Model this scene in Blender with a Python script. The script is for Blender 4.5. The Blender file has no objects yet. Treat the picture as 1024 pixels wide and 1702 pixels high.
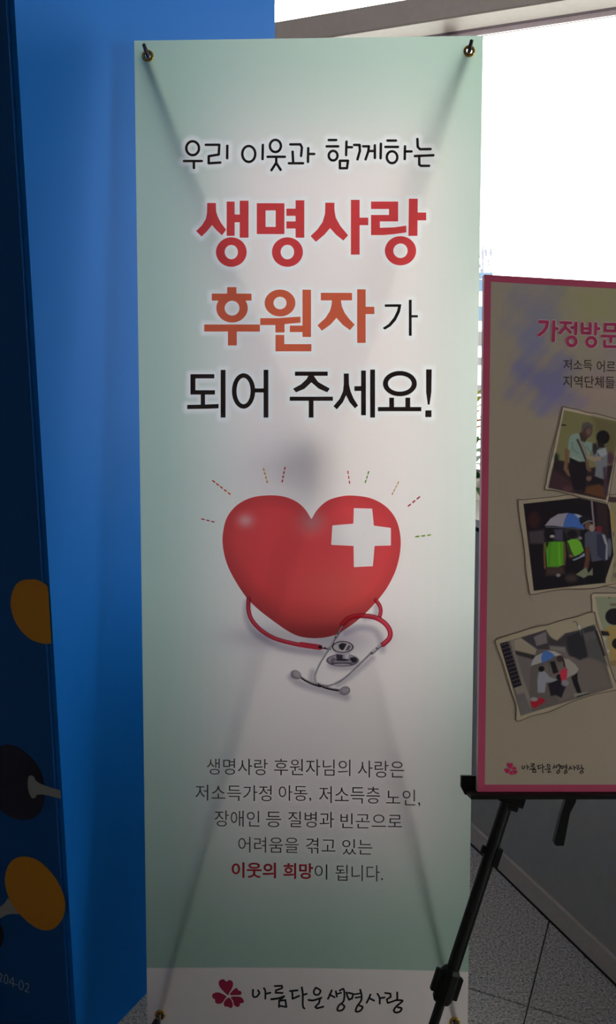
import bpy, bmesh, math, random
import numpy as np
from mathutils import Vector, Matrix

S = bpy.context.scene
COL = S.collection
random.seed(4)

# ------------------------------------------------------------------ camera
F, H, PITCH = 1400.0, 1.36, math.radians(11)
cam_d = bpy.data.cameras.new('camera')
cam_d.sensor_fit = 'VERTICAL'
cam_d.sensor_height = 36
cam_d.lens = 36 * F / 1702
cam_d.clip_start = 0.02
cam_d.clip_end = 800
cam = bpy.data.objects.new('camera', cam_d)
COL.objects.link(cam)
cam.location = (0, 0, H)
cam.rotation_euler = (math.pi / 2 - PITCH, 0, 0)
S.camera = cam

# ------------------------------------------------------------------ sky, exposure
SKY = 7.9
w = bpy.data.worlds.new('overcast_sky')
S.world = w
w.use_nodes = True
nt = w.node_tree
bg = nt.nodes['Background']
tc = nt.nodes.new('ShaderNodeTexCoord')
sp = nt.nodes.new('ShaderNodeSeparateXYZ')
rp = nt.nodes.new('ShaderNodeValToRGB')
nt.links.new(tc.outputs['Generated'], sp.inputs[0])
nt.links.new(sp.outputs['Z'], rp.inputs[0])
nt.links.new(rp.outputs[0], bg.inputs[0])
rp.color_ramp.elements[0].position = 0.0
rp.color_ramp.elements[0].color = (1.0, 0.97, 0.935, 1)
rp.color_ramp.elements[1].position = 0.9
rp.color_ramp.elements[1].color = (0.98, 0.965, 0.95, 1)
bg.inputs[1].default_value = SKY
S.view_settings.view_transform = 'Standard'
S.view_settings.look = 'None'
S.view_settings.exposure = 0.0
S.view_settings.gamma = 1.0
S.view_settings.use_curve_mapping = False
S.cycles.use_denoising = True
S.cycles.sample_clamp_indirect = 6

# ------------------------------------------------------------------ maths helpers
cp, sn = math.cos(PITCH), math.sin(PITCH)
CAM = np.array([0, 0, H])
FW = np.array([0, cp, -sn])
UP = np.array([0, sn, cp])


def unit(v):
    v = np.asarray(v, float)
    return v / np.linalg.norm(v)


def s2l(c):
    c = np.asarray(c, float) / 255.0
    return np.where(c <= 0.04045, c / 12.92, ((c + 0.055) / 1.055) ** 2.4)


class Sheet:
    """a flat printed surface: origin, two axes; layout is given in print units (pt) and laid on the plane."""

    def __init__(self, O, X, U):
        self.O, self.X, self.U = map(lambda v: np.asarray(v, float), (O, X, U))
        self.N = unit(np.cross(self.X, self.U))
        if self.N @ (CAM - self.O) < 0:
            self.N = -self.N

    def lay(self, x, y, off=0.0):
        x = np.asarray(x, float)
        y = np.asarray(y, float)
        r = (x - 512) / F
        u = (851 - y) / F
        d = np.stack([r, cp + u * sn, -sn + u * cp], -1)
        t = ((self.O + self.N * off - CAM) @ self.N) / (d @ self.N)
        return CAM + d * t[..., None]

    def st(self, x, y, off=0.0):
        q = self.lay(np.array(float(x)), np.array(float(y)), off) - self.O
        return q @ self.X, q @ self.U

    def unlay(self, P):
        d = P - CAM
        z = d @ FW
        return 512 + F * d[..., 0] / z, 851 - F * (d @ UP) / z

    def at(self, s, t, off=0.0):
        s = np.asarray(s, float)
        t = np.asarray(t, float)
        return self.O + s[..., None] * self.X + t[..., None] * self.U + self.N * off


def axes(yaw, lean, roll):
    yaw, lean, roll = map(math.radians, (yaw, lean, roll))
    cy, sy = math.cos(yaw), math.sin(yaw)
    X = np.array([cy, sy, 0])
    Yb = np.array([-sy, cy, 0])
    U = math.cos(lean) * np.array([0, 0, 1]) + math.sin(lean) * Yb
    return math.cos(roll) * X - math.sin(roll) * U, math.sin(roll) * X + math.cos(roll) * U


# ------------------------------------------------------------------ object helpers
def link(name, me, mat=None, parent=None, kind=None, label=None, smooth=False):
    o = bpy.data.objects.new(name, me)
    COL.objects.link(o)
    if mat is not None and not me.materials:
        me.materials.append(mat)
    if parent is not None:
        o.parent = parent
    if kind:
        o['kind'] = kind
    if label:
        o['label'] = label
    if smooth:
        me.polygons.foreach_set('use_smooth', [True] * len(me.polygons))
    return o


def mesh(name, verts, faces):
    me = bpy.data.meshes.new(name)
    me.from_pydata([tuple(map(float, v)) for v in verts], [], faces)
    me.update()
    return me


def thing(name, label, cat, group=None, loc=(0, 0, 0)):
    o = bpy.data.objects.new(name, None)
    COL.objects.link(o)
    o.location = loc
    o.empty_display_size = 0.1
    o['label'] = label
    o['category'] = cat
    if group:
        o['group'] = group
    bpy.context.view_layer.update()
    return o


def tag(o, label, cat, group=None):
    o['label'] = label
    o['category'] = cat
    if group:
        o['group'] = group
    return o


def fix(o):
    """keep world coordinates of a mesh whose parent empty has a location"""
    p = o.parent
    chain = Vector((0, 0, 0))
    while p is not None:
        chain += p.location
        p = p.parent
    o.data.transform(Matrix.Translation(-chain - 0 * o.location))
    return o


class MB:
    def __init__(self):
        self.v, self.f = [], []

    def add(self, v, f):
        n = len(self.v)
        self.v += [tuple(map(float, q)) for q in v]
        self.f += [[i + n for i in q] for q in f]
        return self

    def box(self, O, X, Y, Z, bev=0.0):
        """box from a corner and three edge vectors, with chamfered edges if bev > 0"""
        O, X, Y, Z = (np.asarray(q, float) for q in (O, X, Y, Z))
        if bev <= 0:
            v = [O + a * X + b * Y + c * Z for c in (0, 1) for b in (0, 1) for a in (0, 1)]
            return self.add(v, [[0, 2, 3, 1], [4, 5, 7, 6], [0, 1, 5, 4], [2, 6, 7, 3], [0, 4, 6, 2], [1, 3, 7, 5]])
        bm = bmesh.new()
        vs = [bm.verts.new(O + a * X + b * Y + c * Z) for c in (0, 1) for b in (0, 1) for a in (0, 1)]
        for q in [[0, 2, 3, 1], [4, 5, 7, 6], [0, 1, 5, 4], [2, 6, 7, 3], [0, 4, 6, 2], [1, 3, 7, 5]]:
            bm.faces.new([vs[i] for i in q])
        bmesh.ops.bevel(bm, geom=list(bm.edges), offset=bev, segments=2, affect='EDGES', profile=0.6)
        bm.verts.index_update()
        self.add([v.co[:] for v in bm.verts], [[v.index for v in f.verts] for f in bm.faces])
        bm.free()
        return self

    def tube(self, pts, r, n=12, cap=True):
        pts = [np.asarray(q, float) for q in pts]
        if not hasattr(r, '__len__'):
            r = [r] * len(pts)
        rings = []
        up = None
        for i, P in enumerate(pts):
            d = unit((pts[min(i + 1, len(pts) - 1)] - pts[max(i - 1, 0)]))
            if up is None:
                up = np.array([0, 0, 1.0]) if abs(d[2]) < 0.9 else np.array([1.0, 0, 0])
            a = unit(np.cross(d, up))
            b = np.cross(a, d)
            up = b
            rings.append([P + r[i] * (math.cos(k * 2 * math.pi / n) * a + math.sin(k * 2 * math.pi / n) * b) for k in range(n)])
        v = [q for rg in rings for q in rg]
        f = []
        for i in range(len(pts) - 1):
            for k in range(n):
                f.append([i * n + k, i * n + (k + 1) % n, (i + 1) * n + (k + 1) % n, (i + 1) * n + k])
        if cap:
            f.append(list(range(n)))
            f.append([(len(pts) - 1) * n + k for k in reversed(range(n))])
        return self.add(v, f)

    def prism(self, poly, ext):
        """closed 3-D polygon swept along a vector"""
        poly = [np.asarray(q, float) for q in poly]
        n = len(poly)
        v = poly + [q + np.asarray(ext, float) for q in poly]
        f = [list(range(n)), [n + k for k in reversed(range(n))]]
        f += [[k, n + k, n + (k + 1) % n, (k + 1) % n] for k in range(n)]
        return self.add(v, f)

    def lathe(self, C0, axis, prof, n=24):
        axis = unit(axis)
        h = np.array([0, 0, 1.0]) if abs(axis[2]) < 0.9 else np.array([1.0, 0, 0])
        a = unit(np.cross(axis, h))
        b = np.cross(axis, a)
        v = []
        for r, z in prof:
            for k in range(n):
                t = k * 2 * math.pi / n
                v.append(np.asarray(C0) + axis * z + r * (math.cos(t) * a + math.sin(t) * b))
        f = []
        for i in range(len(prof) - 1):
            for k in range(n):
                f.append([i * n + k, i * n + (k + 1) % n, (i + 1) * n + (k + 1) % n, (i + 1) * n + k])
        return self.add(v, f)

    def build(self, name, mat, parent=None, **kw):
        me = mesh(name, self.v, self.f)
        bm = bmesh.new()
        bm.from_mesh(me)
        bmesh.ops.recalc_face_normals(bm, faces=bm.faces)
        bm.to_mesh(me)
        bm.free()
        o = link(name, me, mat, parent, **kw)
        if parent is not None:
            fix(o)
        return o


# ------------------------------------------------------------------ materials
def material(name):
    m = bpy.data.materials.new(name)
    m.use_nodes = True
    return m, m.node_tree, m.node_tree.nodes['Principled BSDF']


def plain(name, rgb, rough=0.6, metal=0.0, noise=0.08, scale=30.0, bump=0.0, spec=0.4, coords='Position'):
    m, t, p = material(name)
    geo = t.nodes.new('ShaderNodeNewGeometry')
    nz = t.nodes.new('ShaderNodeTexNoise')
    nz.inputs['Scale'].default_value = scale
    nz.inputs['Detail'].default_value = 4
    t.links.new(geo.outputs['Position'], nz.inputs['Vector'])
    mx = t.nodes.new('ShaderNodeMix')
    mx.data_type = 'RGBA'
    c = s2l(rgb)
    mx.inputs['A'].default_value = (*(c * (1 - noise)), 1)
    mx.inputs['B'].default_value = (*np.minimum(c * (1 + noise), 1), 1)
    t.links.new(nz.outputs['Fac'], mx.inputs['Factor'])
    t.links.new(mx.outputs['Result'], p.inputs['Base Color'])
    p.inputs['Roughness'].default_value = rough
    p.inputs['Metallic'].default_value = metal
    p.inputs['Specular IOR Level'].default_value = spec
    if bump:
        b = t.nodes.new('ShaderNodeBump')
        b.inputs['Strength'].default_value = bump
        b.inputs['Distance'].default_value = 0.001
        t.links.new(nz.outputs['Fac'], b.inputs['Height'])
        t.links.new(b.outputs[0], p.inputs['Normal'])
    return m


def sheet_material(name, rgb=None, trans=0.5, rough=0.45, gloss=0.03, k=1.0):
    """thin printed film: part diffuse, part translucent; colour plain or from the print's colour attribute"""
    m = bpy.data.materials.new(name)
    m.use_nodes = True
    t = m.node_tree
    t.nodes.clear()
    out = t.nodes.new('ShaderNodeOutputMaterial')
    d = t.nodes.new('ShaderNodeBsdfDiffuse')
    tr = t.nodes.new('ShaderNodeBsdfTranslucent')
    g = t.nodes.new('ShaderNodeBsdfGlossy')
    g.inputs['Roughness'].default_value = rough
    m1 = t.nodes.new('ShaderNodeMixShader')
    m1.inputs[0].default_value = trans
    m2 = t.nodes.new('ShaderNodeMixShader')
    m2.inputs[0].default_value = gloss
    t.links.new(d.outputs[0], m1.inputs[1])
    t.links.new(tr.outputs[0], m1.inputs[2])
    t.links.new(m1.outputs[0], m2.inputs[1])
    t.links.new(g.outputs[0], m2.inputs[2])
    t.links.new(m2.outputs[0], out.inputs[0])
    if rgb is None:
        a = t.nodes.new('ShaderNodeAttribute')
        a.attribute_name = 'ink'
        geo = t.nodes.new('ShaderNodeNewGeometry')
        nz = t.nodes.new('ShaderNodeTexNoise')
        nz.inputs['Scale'].default_value = 900
        t.links.new(geo.outputs['Position'], nz.inputs['Vector'])
        hs = t.nodes.new('ShaderNodeHueSaturation')
        mr = t.nodes.new('ShaderNodeMapRange')
        mr.inputs['To Min'].default_value = 0.96
        mr.inputs['To Max'].default_value = 1.04
        t.links.new(nz.outputs['Fac'], mr.inputs[0])
        t.links.new(mr.outputs[0], hs.inputs['Value'])
        t.links.new(a.outputs['Color'], hs.inputs['Color'])
        t.links.new(hs.outputs[0], d.inputs[0])
        t.links.new(hs.outputs[0], tr.inputs[0])
    else:
        c = np.minimum(s2l(rgb) * k, 0.95)
        d.inputs[0].default_value = (*c, 1)
        tr.inputs[0].default_value = (*c, 1)
    return m


def granite(name):
    m, t, p = material(name)
    geo = t.nodes.new('ShaderNodeNewGeometry')
    n1 = t.nodes.new('ShaderNodeTexNoise')
    n1.inputs['Scale'].default_value = 190
    n1.inputs['Detail'].default_value = 6
    n1.inputs['Roughness'].default_value = 0.7
    n2 = t.nodes.new('ShaderNodeTexVoronoi')
    n2.inputs['Scale'].default_value = 420
    n3 = t.nodes.new('ShaderNodeTexNoise')
    n3.inputs['Scale'].default_value = 6
    for n in (n1, n2, n3):
        t.links.new(geo.outputs['Position'], n.inputs['Vector'])
    r1 = t.nodes.new('ShaderNodeValToRGB')
    e = r1.color_ramp.elements
    e[0].position, e[0].color = 0.36, (0.07, 0.068, 0.062, 1)
    e[1].position, e[1].color = 0.66, (0.80, 0.77, 0.73, 1)
    k = e.new(0.47)
    k.color = (0.42, 0.41, 0.375, 1)
    k = e.new(0.54)
    k.color = (0.52, 0.50, 0.465, 1)
    t.links.new(n1.outputs['Fac'], r1.inputs[0])
    mx = t.nodes.new('ShaderNodeMix')
    mx.data_type = 'RGBA'
    mx.blend_type = 'MULTIPLY'
    mx.inputs['Factor'].default_value = 0.5
    r2 = t.nodes.new('ShaderNodeValToRGB')
    r2.color_ramp.elements[0].color = (0.35, 0.35, 0.36, 1)
    r2.color_ramp.elements[1].color = (1, 0.98, 0.95, 1)
    r2.color_ramp.elements[1].position = 0.6
    t.links.new(n2.outputs['Color'], r2.inputs[0])
    t.links.new(r1.outputs[0], mx.inputs['A'])
    t.links.new(r2.outputs[0], mx.inputs['B'])
    t.links.new(mx.outputs['Result'], p.inputs['Base Color'])
    p.inputs['Roughness'].default_value = 0.35
    p.inputs['Specular IOR Level'].default_value = 0.35
    return m


def glass_mat(name):
    m = bpy.data.materials.new(name)
    m.use_nodes = True
    t = m.node_tree
    t.nodes.clear()
    out = t.nodes.new('ShaderNodeOutputMaterial')
    a = t.nodes.new('ShaderNodeBsdfTransparent')
    a.inputs[0].default_value = (0.93, 0.96, 0.95, 1)
    g = t.nodes.new('ShaderNodeBsdfGlossy')
    g.inputs['Roughness'].default_value = 0.02
    fr = t.nodes.new('ShaderNodeFresnel')
    fr.inputs[0].default_value = 1.3
    mx = t.nodes.new('ShaderNodeMixShader')
    t.links.new(fr.outputs[0], mx.inputs[0])
    t.links.new(a.outputs[0], mx.inputs[1])
    t.links.new(g.outputs[0], mx.inputs[2])
    t.links.new(mx.outputs[0], out.inputs[0])
    return m


M = dict(
    wall=plain('plaster_grey', (140, 135, 132), 0.8),
    ceil=plain('ceiling_grey', (165, 162, 158), 0.9),
    beam=plain('beam_brown_grey', (208, 194, 190), 0.5),
    soffit=plain('beam_soffit', (190, 180, 172), 0.5),
    frame=plain('window_frame_pale', (225, 205, 208), 0.4),
    gasket=plain('gasket_dark', (70, 60, 66), 0.6),
    lowwall=plain('low_wall_grey_paint', (160, 159, 150), 0.75),
    skirt=plain('skirting_stone', (188, 178, 164), 0.5, noise=0.15, scale=120),
    cap=plain('capstone', (205, 196, 184), 0.4, noise=0.1, scale=150),
    seam_shade=plain('sealant_and_shade_black', (22, 21, 20), 0.8),  # floor sealant, and the painted shade line under the capstone
    floorbase=plain('floor_mortar', (70, 68, 64), 0.9),
    granite=granite('speckled_granite'),
    glass=glass_mat('window_glass'),
    black=plain('black_plastic', (9, 10, 13), 0.5, noise=0.15, spec=.25),
    blackmetal=plain('black_anodised_metal', (10, 11, 15), 0.4, spec=.3),
    rod=plain('grey_fibreglass_rod', (70, 66, 74), 0.3),
    brass=plain('brass', (190, 150, 70), 0.25, metal=1.0, noise=0.15, scale=200),
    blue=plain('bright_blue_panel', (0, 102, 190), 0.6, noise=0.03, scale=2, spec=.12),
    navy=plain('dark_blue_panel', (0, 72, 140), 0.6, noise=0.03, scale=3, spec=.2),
    orange=plain('orange_print', (190, 125, 40), 0.6, noise=0.02, spec=.2),
    darkdot=plain('deep_navy_print', (6, 4, 44), 0.6, noise=0.02),
    neck=plain('pale_grey_print', (135, 138, 142), 0.6, noise=0.02),
)


# ------------------------------------------------------------------ room
TH = math.radians(24)
A = np.array([math.cos(TH), -math.sin(TH), 0])
B = np.array([math.sin(TH), math.cos(TH), 0])
Z = np.array([0, 0, 1.0])


def rm(u, v, z=0.0):
    return A * u + B * v + Z * z


U0, U1, V0, V1, HC = -4.6, 4.6, -3.6, 4.45, 3.32


def slab(name, u0, u1, v0, v1, z0, z1, mat, parent=None, kind=None, bev=0.0, label=None):
    return MB().box(rm(u0, v0, z0), A * (u1 - u0), B * (v1 - v0), Z * (z1 - z0), bev).build(name, mat, parent, kind=kind, label=label)


floor = slab('floor', U0 - .3, U1 + .3, V0 - .3, V1 + .3, -0.2, -0.008, M['floorbase'], kind='structure')
TS = 0.6
tile_me = None
u_start, v_start = -0.204, 1.598
for i in range(-8, 10):
    for j in range(-10, 5):
        u, v = u_start + i * TS, v_start + j * TS
        if u < U0 or u + TS > U1 + .2 or v < V0 or v + TS > V1 + .2:
            continue
        if tile_me is None:
            mb = MB().box(A * .0013 + B * .0013 + Z * -0.008, A * (TS - .0026), B * (TS - .0026), Z * 0.008)
            t0 = mb.build('floor_tile', M['granite'])
            bm = bmesh.new()
            bm.from_mesh(t0.data)
            top = [e for e in bm.edges if all(vv.co.z > -0.001 for vv in e.verts)]
            bmesh.ops.bevel(bm, geom=top, offset=0.0012, segments=1, affect='EDGES')
            bm.to_mesh(t0.data)
            bm.free()
            tile_me = t0.data
            t0.parent = floor
            t0.location = rm(u, v)
        else:
            o = bpy.data.objects.new('floor_tile', tile_me)
            COL.objects.link(o)
            o.parent = floor
            o.location = rm(u, v)
slab('ceiling', U0 - .3, U1 + .3, V0 - .3, V1 + .3, HC, HC + .25, M['ceil'], kind='structure')
slab('wall_left', U0 - .3, U0, V0 - .3, V1 + .3, 0, HC, M['wall'], kind='structure')
slab('wall_rear', U0, U1 + .3, V0 - .3, V0, 0, HC, M['wall'], kind='structure')
# right side: solid below and above, glazed between
slab('wall_right', U1, U1 + .3, V0, V1 + .3, 0, 0.8, M['wall'], kind='structure')
slab('wall_near_right', U1, U1 + .3, V0, 1.2, 0.8, 2.2, M['wall'], kind='structure')
slab('wall_upper_right', U1, U1 + .3, V0, V1 + .3, 2.2, HC, M['wall'], kind='structure')

# far window wall with the heavy transom beam
win = thing('window_1', 'full width glazed wall with brown transom beam behind the banner', 'window')
del win['category']
del win['label']
win['kind'] = 'structure'
sill = slab('sill', U0, U1, V1, V1 + .25, 0, 0.08, M['cap'], win)
# beam: dark face, pale soffit, dark gasket, pale frame edge
bv, bz0, bz1 = 4.30, 2.918, 3.023
MB().box(rm(U0, bv, bz0), A * (U1 - U0), B * .27, Z * (bz1 - bz0)).build('transom_beam', M['beam'], win)
MB().box(rm(U0, bv + .002, bz0 - .010), A * (U1 - U0), B * .17, Z * .0098).build('beam_soffit', M['soffit'], win)
MB().box(rm(U0, bv + .174, bz0 - .006), A * (U1 - U0), B * .045, Z * .0058).build('beam_gasket', M['gasket'], win)
MB().box(rm(U0, bv + .22, bz0 - .035), A * (U1 - U0), B * .05, Z * .0345).build('beam_edge', M['frame'], win)
slab('head_frame', U0, U1, V1, V1 + .12, HC - .1, HC, M['frame'], win)
mull = [-4.55, -3.1, -1.22, 2.2, 4.54]
for k, u in enumerate(mull):
    slab('mullion', u - .03, u + .03, V1 + .0, V1 + .10, .08, bz0 - .036, M['frame'], win)
    slab('mullion', u - .03, u + .03, V1 + .0, V1 + .10, bz1, HC - .1, M['frame'], win)
for k in range(len(mull) - 1):
    slab('pane', mull[k] + .03, mull[k + 1] - .03, V1 + .05, V1 + .056, .08, bz0 - .036, M['glass'], win)
    slab('pane', mull[k] + .03, mull[k + 1] - .03, V1 + .05, V1 + .056, bz1, HC - .1, M['glass'], win)
win2 = thing('window_2', 'x', 'x')
del win2['category']
del win2['label']
win2['kind'] = 'structure'
vs = [1.25, 2.9, V1 - .05]
for v in vs:
    slab('mullion', U1 + .06, U1 + .16, v - .03, v + .03, .8, 2.2, M['frame'], win2)
for k in range(2):
    slab('pane', U1 + .1, U1 + .106, vs[k] + .03, vs[k + 1] - .03, .8, 2.2, M['glass'], win2)

# low diagonal parapet wall with skirting and capstone
WP = np.array([.45836, 2.14788, 0])
WD = unit([-.374, .927, 0])
WN = np.array([WD[1], -WD[0], 0])      # away from the room side
T0, T1, T2 = -0.80, 2.55, 2.3


def wl(t, n, z=0.0):
    return WP + WD * t + WN * n + Z * z


wtop = 0.9
low = MB()
low.prism([wl(T0, .0), wl(T1, .0), wl(T1, .28), wl(T0 + .28, .28), wl(T0 + .28, T2), wl(T0, T2)], Z * (wtop - .012))
low = low.build('wall_parapet', M['lowwall'], kind='structure')
cp_ = MB().prism([wl(T0 - .012, -.012, wtop), wl(T1, -.012, wtop), wl(T1, .30, wtop), wl(T0 + .30, .30, wtop), wl(T0 + .30, T2, wtop), wl(T0 - .012, T2, wtop)], Z * .02)
cp_.build('capstone', M['cap'], low)
MB().prism([wl(T0 - .004, -.004, wtop - .014), wl(T1, -.004, wtop - .014), wl(T1, .28, wtop - .014), wl(T0 - .004, .28, wtop - .014)], Z * .013).build('capstone_shade_strip', M['seam_shade'], low)  # dark strip standing in for the shade cast below the capstone
MB().box(wl(T0 - .010, -.010, .006), WD * (T1 - T0 + .01), WN * .0098, Z * .052).build('baseboard_parapet', M['skirt'], kind='structure')
MB().box(wl(T0 - .010, -.012, .0005), WD * (T1 - T0 + .01), WN * .0118, Z * .0055).build('trim_1', M['seam_shade'], kind='structure')
MB().box(wl(T0 - .010, -.010, .006), WN * T2, WD * .0098, Z * .052).build('baseboard_return', M['skirt'], kind='structure')


# ------------------------------------------------------------------ flat print tools
def seg_sdf(X, Y, a, b, w):
    ax, ay = a
    bx, by = b
    dx, dy = bx - ax, by - ay
    L = dx * dx + dy * dy
    t = np.clip(((X - ax) * dx + (Y - ay) * dy) / (L if L > 1e-9 else 1), 0, 1)
    return np.hypot(X - ax - t * dx, Y - ay - t * dy) - w / 2


def poly_sdf(X, Y, P):
    P = np.asarray(P, float)
    d = np.full(X.shape, 1e9)
    ins = np.zeros(X.shape, bool)
    for i in range(len(P)):
        a, b = P[i], P[(i + 1) % len(P)]
        d = np.minimum(d, seg_sdf(X, Y, a, b, 0))
        if a[1] != b[1]:
            c = (a[1] > Y) != (b[1] > Y)
            ins ^= c & (X < (b[0] - a[0]) * (Y - a[1]) / (b[1] - a[1]) + a[0])
    return np.where(ins, -d, d)


def ell_sdf(X, Y, c, rx, ry, ang=0.0):
    x, y = X - c[0], Y - c[1]
    if ang:
        ca, sa = math.cos(ang), math.sin(ang)
        x, y = x * ca + y * sa, -x * sa + y * ca
    k1 = np.hypot(x / rx, y / ry)
    k2 = np.hypot(x / rx ** 2, y / ry ** 2) + 1e-9
    return np.where(k1 < 1e-6, -min(rx, ry), k1 * (k1 - 1) / k2)


def smooth_poly(P, n=5, closed=True):
    P = [np.asarray(q, float) for q in P]
    out = []
    N = len(P)
    rng = range(N) if closed else range(N - 1)
    for i in rng:
        p0 = P[(i - 1) % N] if closed or i > 0 else P[0]
        p1 = P[i]
        p2 = P[(i + 1) % N]
        p3 = P[(i + 2) % N] if closed or i + 2 < N else P[-1]
        for k in range(n):
            t = k / n
            out.append(0.5 * ((2 * p1) + (p2 - p0) * t + (2 * p0 - 5 * p1 + 4 * p2 - p3) * t * t + (3 * p1 - p0 - 3 * p2 + p3) * t ** 3))
    if not closed:
        out.append(P[-1])
    return out


class Art:
    """a set of flat shapes, every primitive given in the units of one layout frame (ox, oy, scale)"""

    def __init__(self):
        self.p = []          # (fn, bbox)

    def fr(self, ox, oy, k):
        self.f = (ox, oy, k)
        return self

    def c(self, q):
        ox, oy, k = self.f
        return (ox + q[0] / k, oy + q[1] / k)

    def _bb(self, pts, m):
        xs = [q[0] for q in pts]
        ys = [q[1] for q in pts]
        return (min(xs) - m, min(ys) - m, max(xs) + m, max(ys) + m)

    def line(self, pts, w, curve=False, close=False):
        pts = [self.c(q) for q in pts]
        if curve:
            pts = smooth_poly(pts, 5, close)
        if close:
            pts = list(pts) + [pts[0]]
        w = w / self.f[2]
        for a, b in zip(pts[:-1], pts[1:]):
            self.p.append((lambda X, Y, a=a, b=b, w=w: seg_sdf(X, Y, a, b, w), self._bb([a, b], w / 2)))
        return self

    def poly(self, pts, curve=False):
        pts = [self.c(q) for q in pts]
        if curve:
            pts = smooth_poly(pts, 5)
        self.p.append((lambda X, Y: poly_sdf(X, Y, pts), self._bb(pts, 0)))
        return self

    def rect(self, x0, y0, x1, y1):
        return self.poly([(x0, y0), (x1, y0), (x1, y1), (x0, y1)])

    def ring(self, c, rx, ry, ix, iy, ang=0.0):
        c = self.c(c)
        k = self.f[2]
        self.p.append((lambda X, Y: np.maximum(ell_sdf(X, Y, c, rx / k, ry / k, ang), -ell_sdf(X, Y, c, ix / k, iy / k, ang)),
                       (c[0] - rx / k, c[1] - ry / k, c[0] + rx / k, c[1] + ry / k)))
        return self

    def ell(self, c, rx, ry, ang=0.0):
        c = self.c(c)
        k = self.f[2]
        r = max(rx, ry) / k
        self.p.append((lambda X, Y: ell_sdf(X, Y, c, rx / k, ry / k, ang), (c[0] - r, c[1] - r, c[0] + r, c[1] + r)))
        return self

    def oring(self, c, rx, ry, w):
        return self.ring(c, rx + w / 2, ry + w / 2, rx - w / 2, ry - w / 2)

    def frame(self, pts, w):     # rectangular ring, outer polygon and inner polygon
        o = [self.c(q) for q in pts]
        i = [self.c(q) for q in w]
        self.p.append((lambda X, Y: np.maximum(poly_sdf(X, Y, o), -poly_sdf(X, Y, i)), self._bb(o, 0)))
        return self

    def bbox(self, m=0):
        bs = [q[1] for q in self.p]
        return (min(b[0] for b in bs) - m, min(b[1] for b in bs) - m, max(b[2] for b in bs) + m, max(b[3] for b in bs) + m)

    def field(self, xs, ys, margin=1.5):
        D = np.full((len(ys), len(xs)), 50.0)
        for fn, b in self.p:
            i0, i1 = np.searchsorted(xs, [b[0] - margin, b[2] + margin])
            j0, j1 = np.searchsorted(ys, [b[1] - margin, b[3] + margin])
            if i1 <= i0 or j1 <= j0:
                continue
            X, Y = np.meshgrid(xs[i0:i1], ys[j0:j1])
            D[j0:j1, i0:i1] = np.minimum(D[j0:j1, i0:i1], fn(X, Y))
        return D


def print_mesh(name, art, sheet, cell, off, mat, parent, ink=None, label=None, tmap=None):
    """turns the union of shapes into one clean flat mesh lying on the sheet (marching squares)"""
    x0, y0, x1, y1 = art.bbox(2 * cell)
    xs = np.arange(x0, x1 + cell, cell)
    ys = np.arange(y0, y1 + cell, cell)
    D = art.field(xs, ys)
    D = np.where(np.abs(D) < 1e-6, -1e-6, D)
    inside = D < 0
    ny, nx = D.shape
    vid = {}
    vx, vy = [], []

    def vert(key, x, y):
        if key not in vid:
            vid[key] = len(vx)
            vx.append(x)
            vy.append(y)
        return vid[key]

    faces = []
    cnt = inside[:-1, :-1].astype(int) + inside[1:, :-1] + inside[:-1, 1:] + inside[1:, 1:]
    jj, ii = np.nonzero((cnt > 0) & (cnt < 4))
    for j, i in zip(jj.tolist(), ii.tolist()):
        cs = ((i, j), (i + 1, j), (i + 1, j + 1), (i, j + 1))
        f = []
        for k in range(4):
            a, b = cs[k], cs[(k + 1) % 4]
            da, db = D[a[1], a[0]], D[b[1], b[0]]
            if da < 0:
                f.append(vert(('c',) + a, xs[a[0]], ys[a[1]]))
            if (da < 0) != (db < 0):
                t = da / (da - db)
                key = ('e',) + (a + b if a < b else b + a)
                f.append(vert(key, xs[a[0]] + (xs[b[0]] - xs[a[0]]) * t, ys[a[1]] + (ys[b[1]] - ys[a[1]]) * t))
        if len(f) > 2:
            faces.append(f[::-1])
    full = cnt == 4
    for j in range(ny - 1):
        row = full[j]
        i = 0
        while i < nx - 1:
            if not row[i]:
                i += 1
                continue
            k = i
            while k < nx - 1 and row[k] and (ink is None or k == i):
                k += 1
            faces.append([vert(('c', i, j + 1), xs[i], ys[j + 1]), vert(('c', k, j + 1), xs[k], ys[j + 1]),
                          vert(('c', k, j), xs[k], ys[j]), vert(('c', i, j), xs[i], ys[j])])
            i = k
    vx, vy = np.array(vx), np.array(vy)
    lx, ly = (vx, vy) if tmap is None else tmap(vx, vy)
    P = sheet.lay(lx, ly, off)
    me = mesh(name, P, faces)
    if ink is not None:
        c = ink(vx, vy)
        at = me.color_attributes.new('ink', 'FLOAT_COLOR', 'POINT')
        at.data.foreach_set('color', np.concatenate([c, np.ones((len(c), 1))], 1).astype(np.float32).ravel())
    o = link(name, me, mat, parent, label=label)
    if parent is not None:
        fix(o)
    return o


def sstep(x, a, b):
    t = np.clip((x - a) / (b - a), 0, 1)
    return t * t * (3 - 2 * t)


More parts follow.
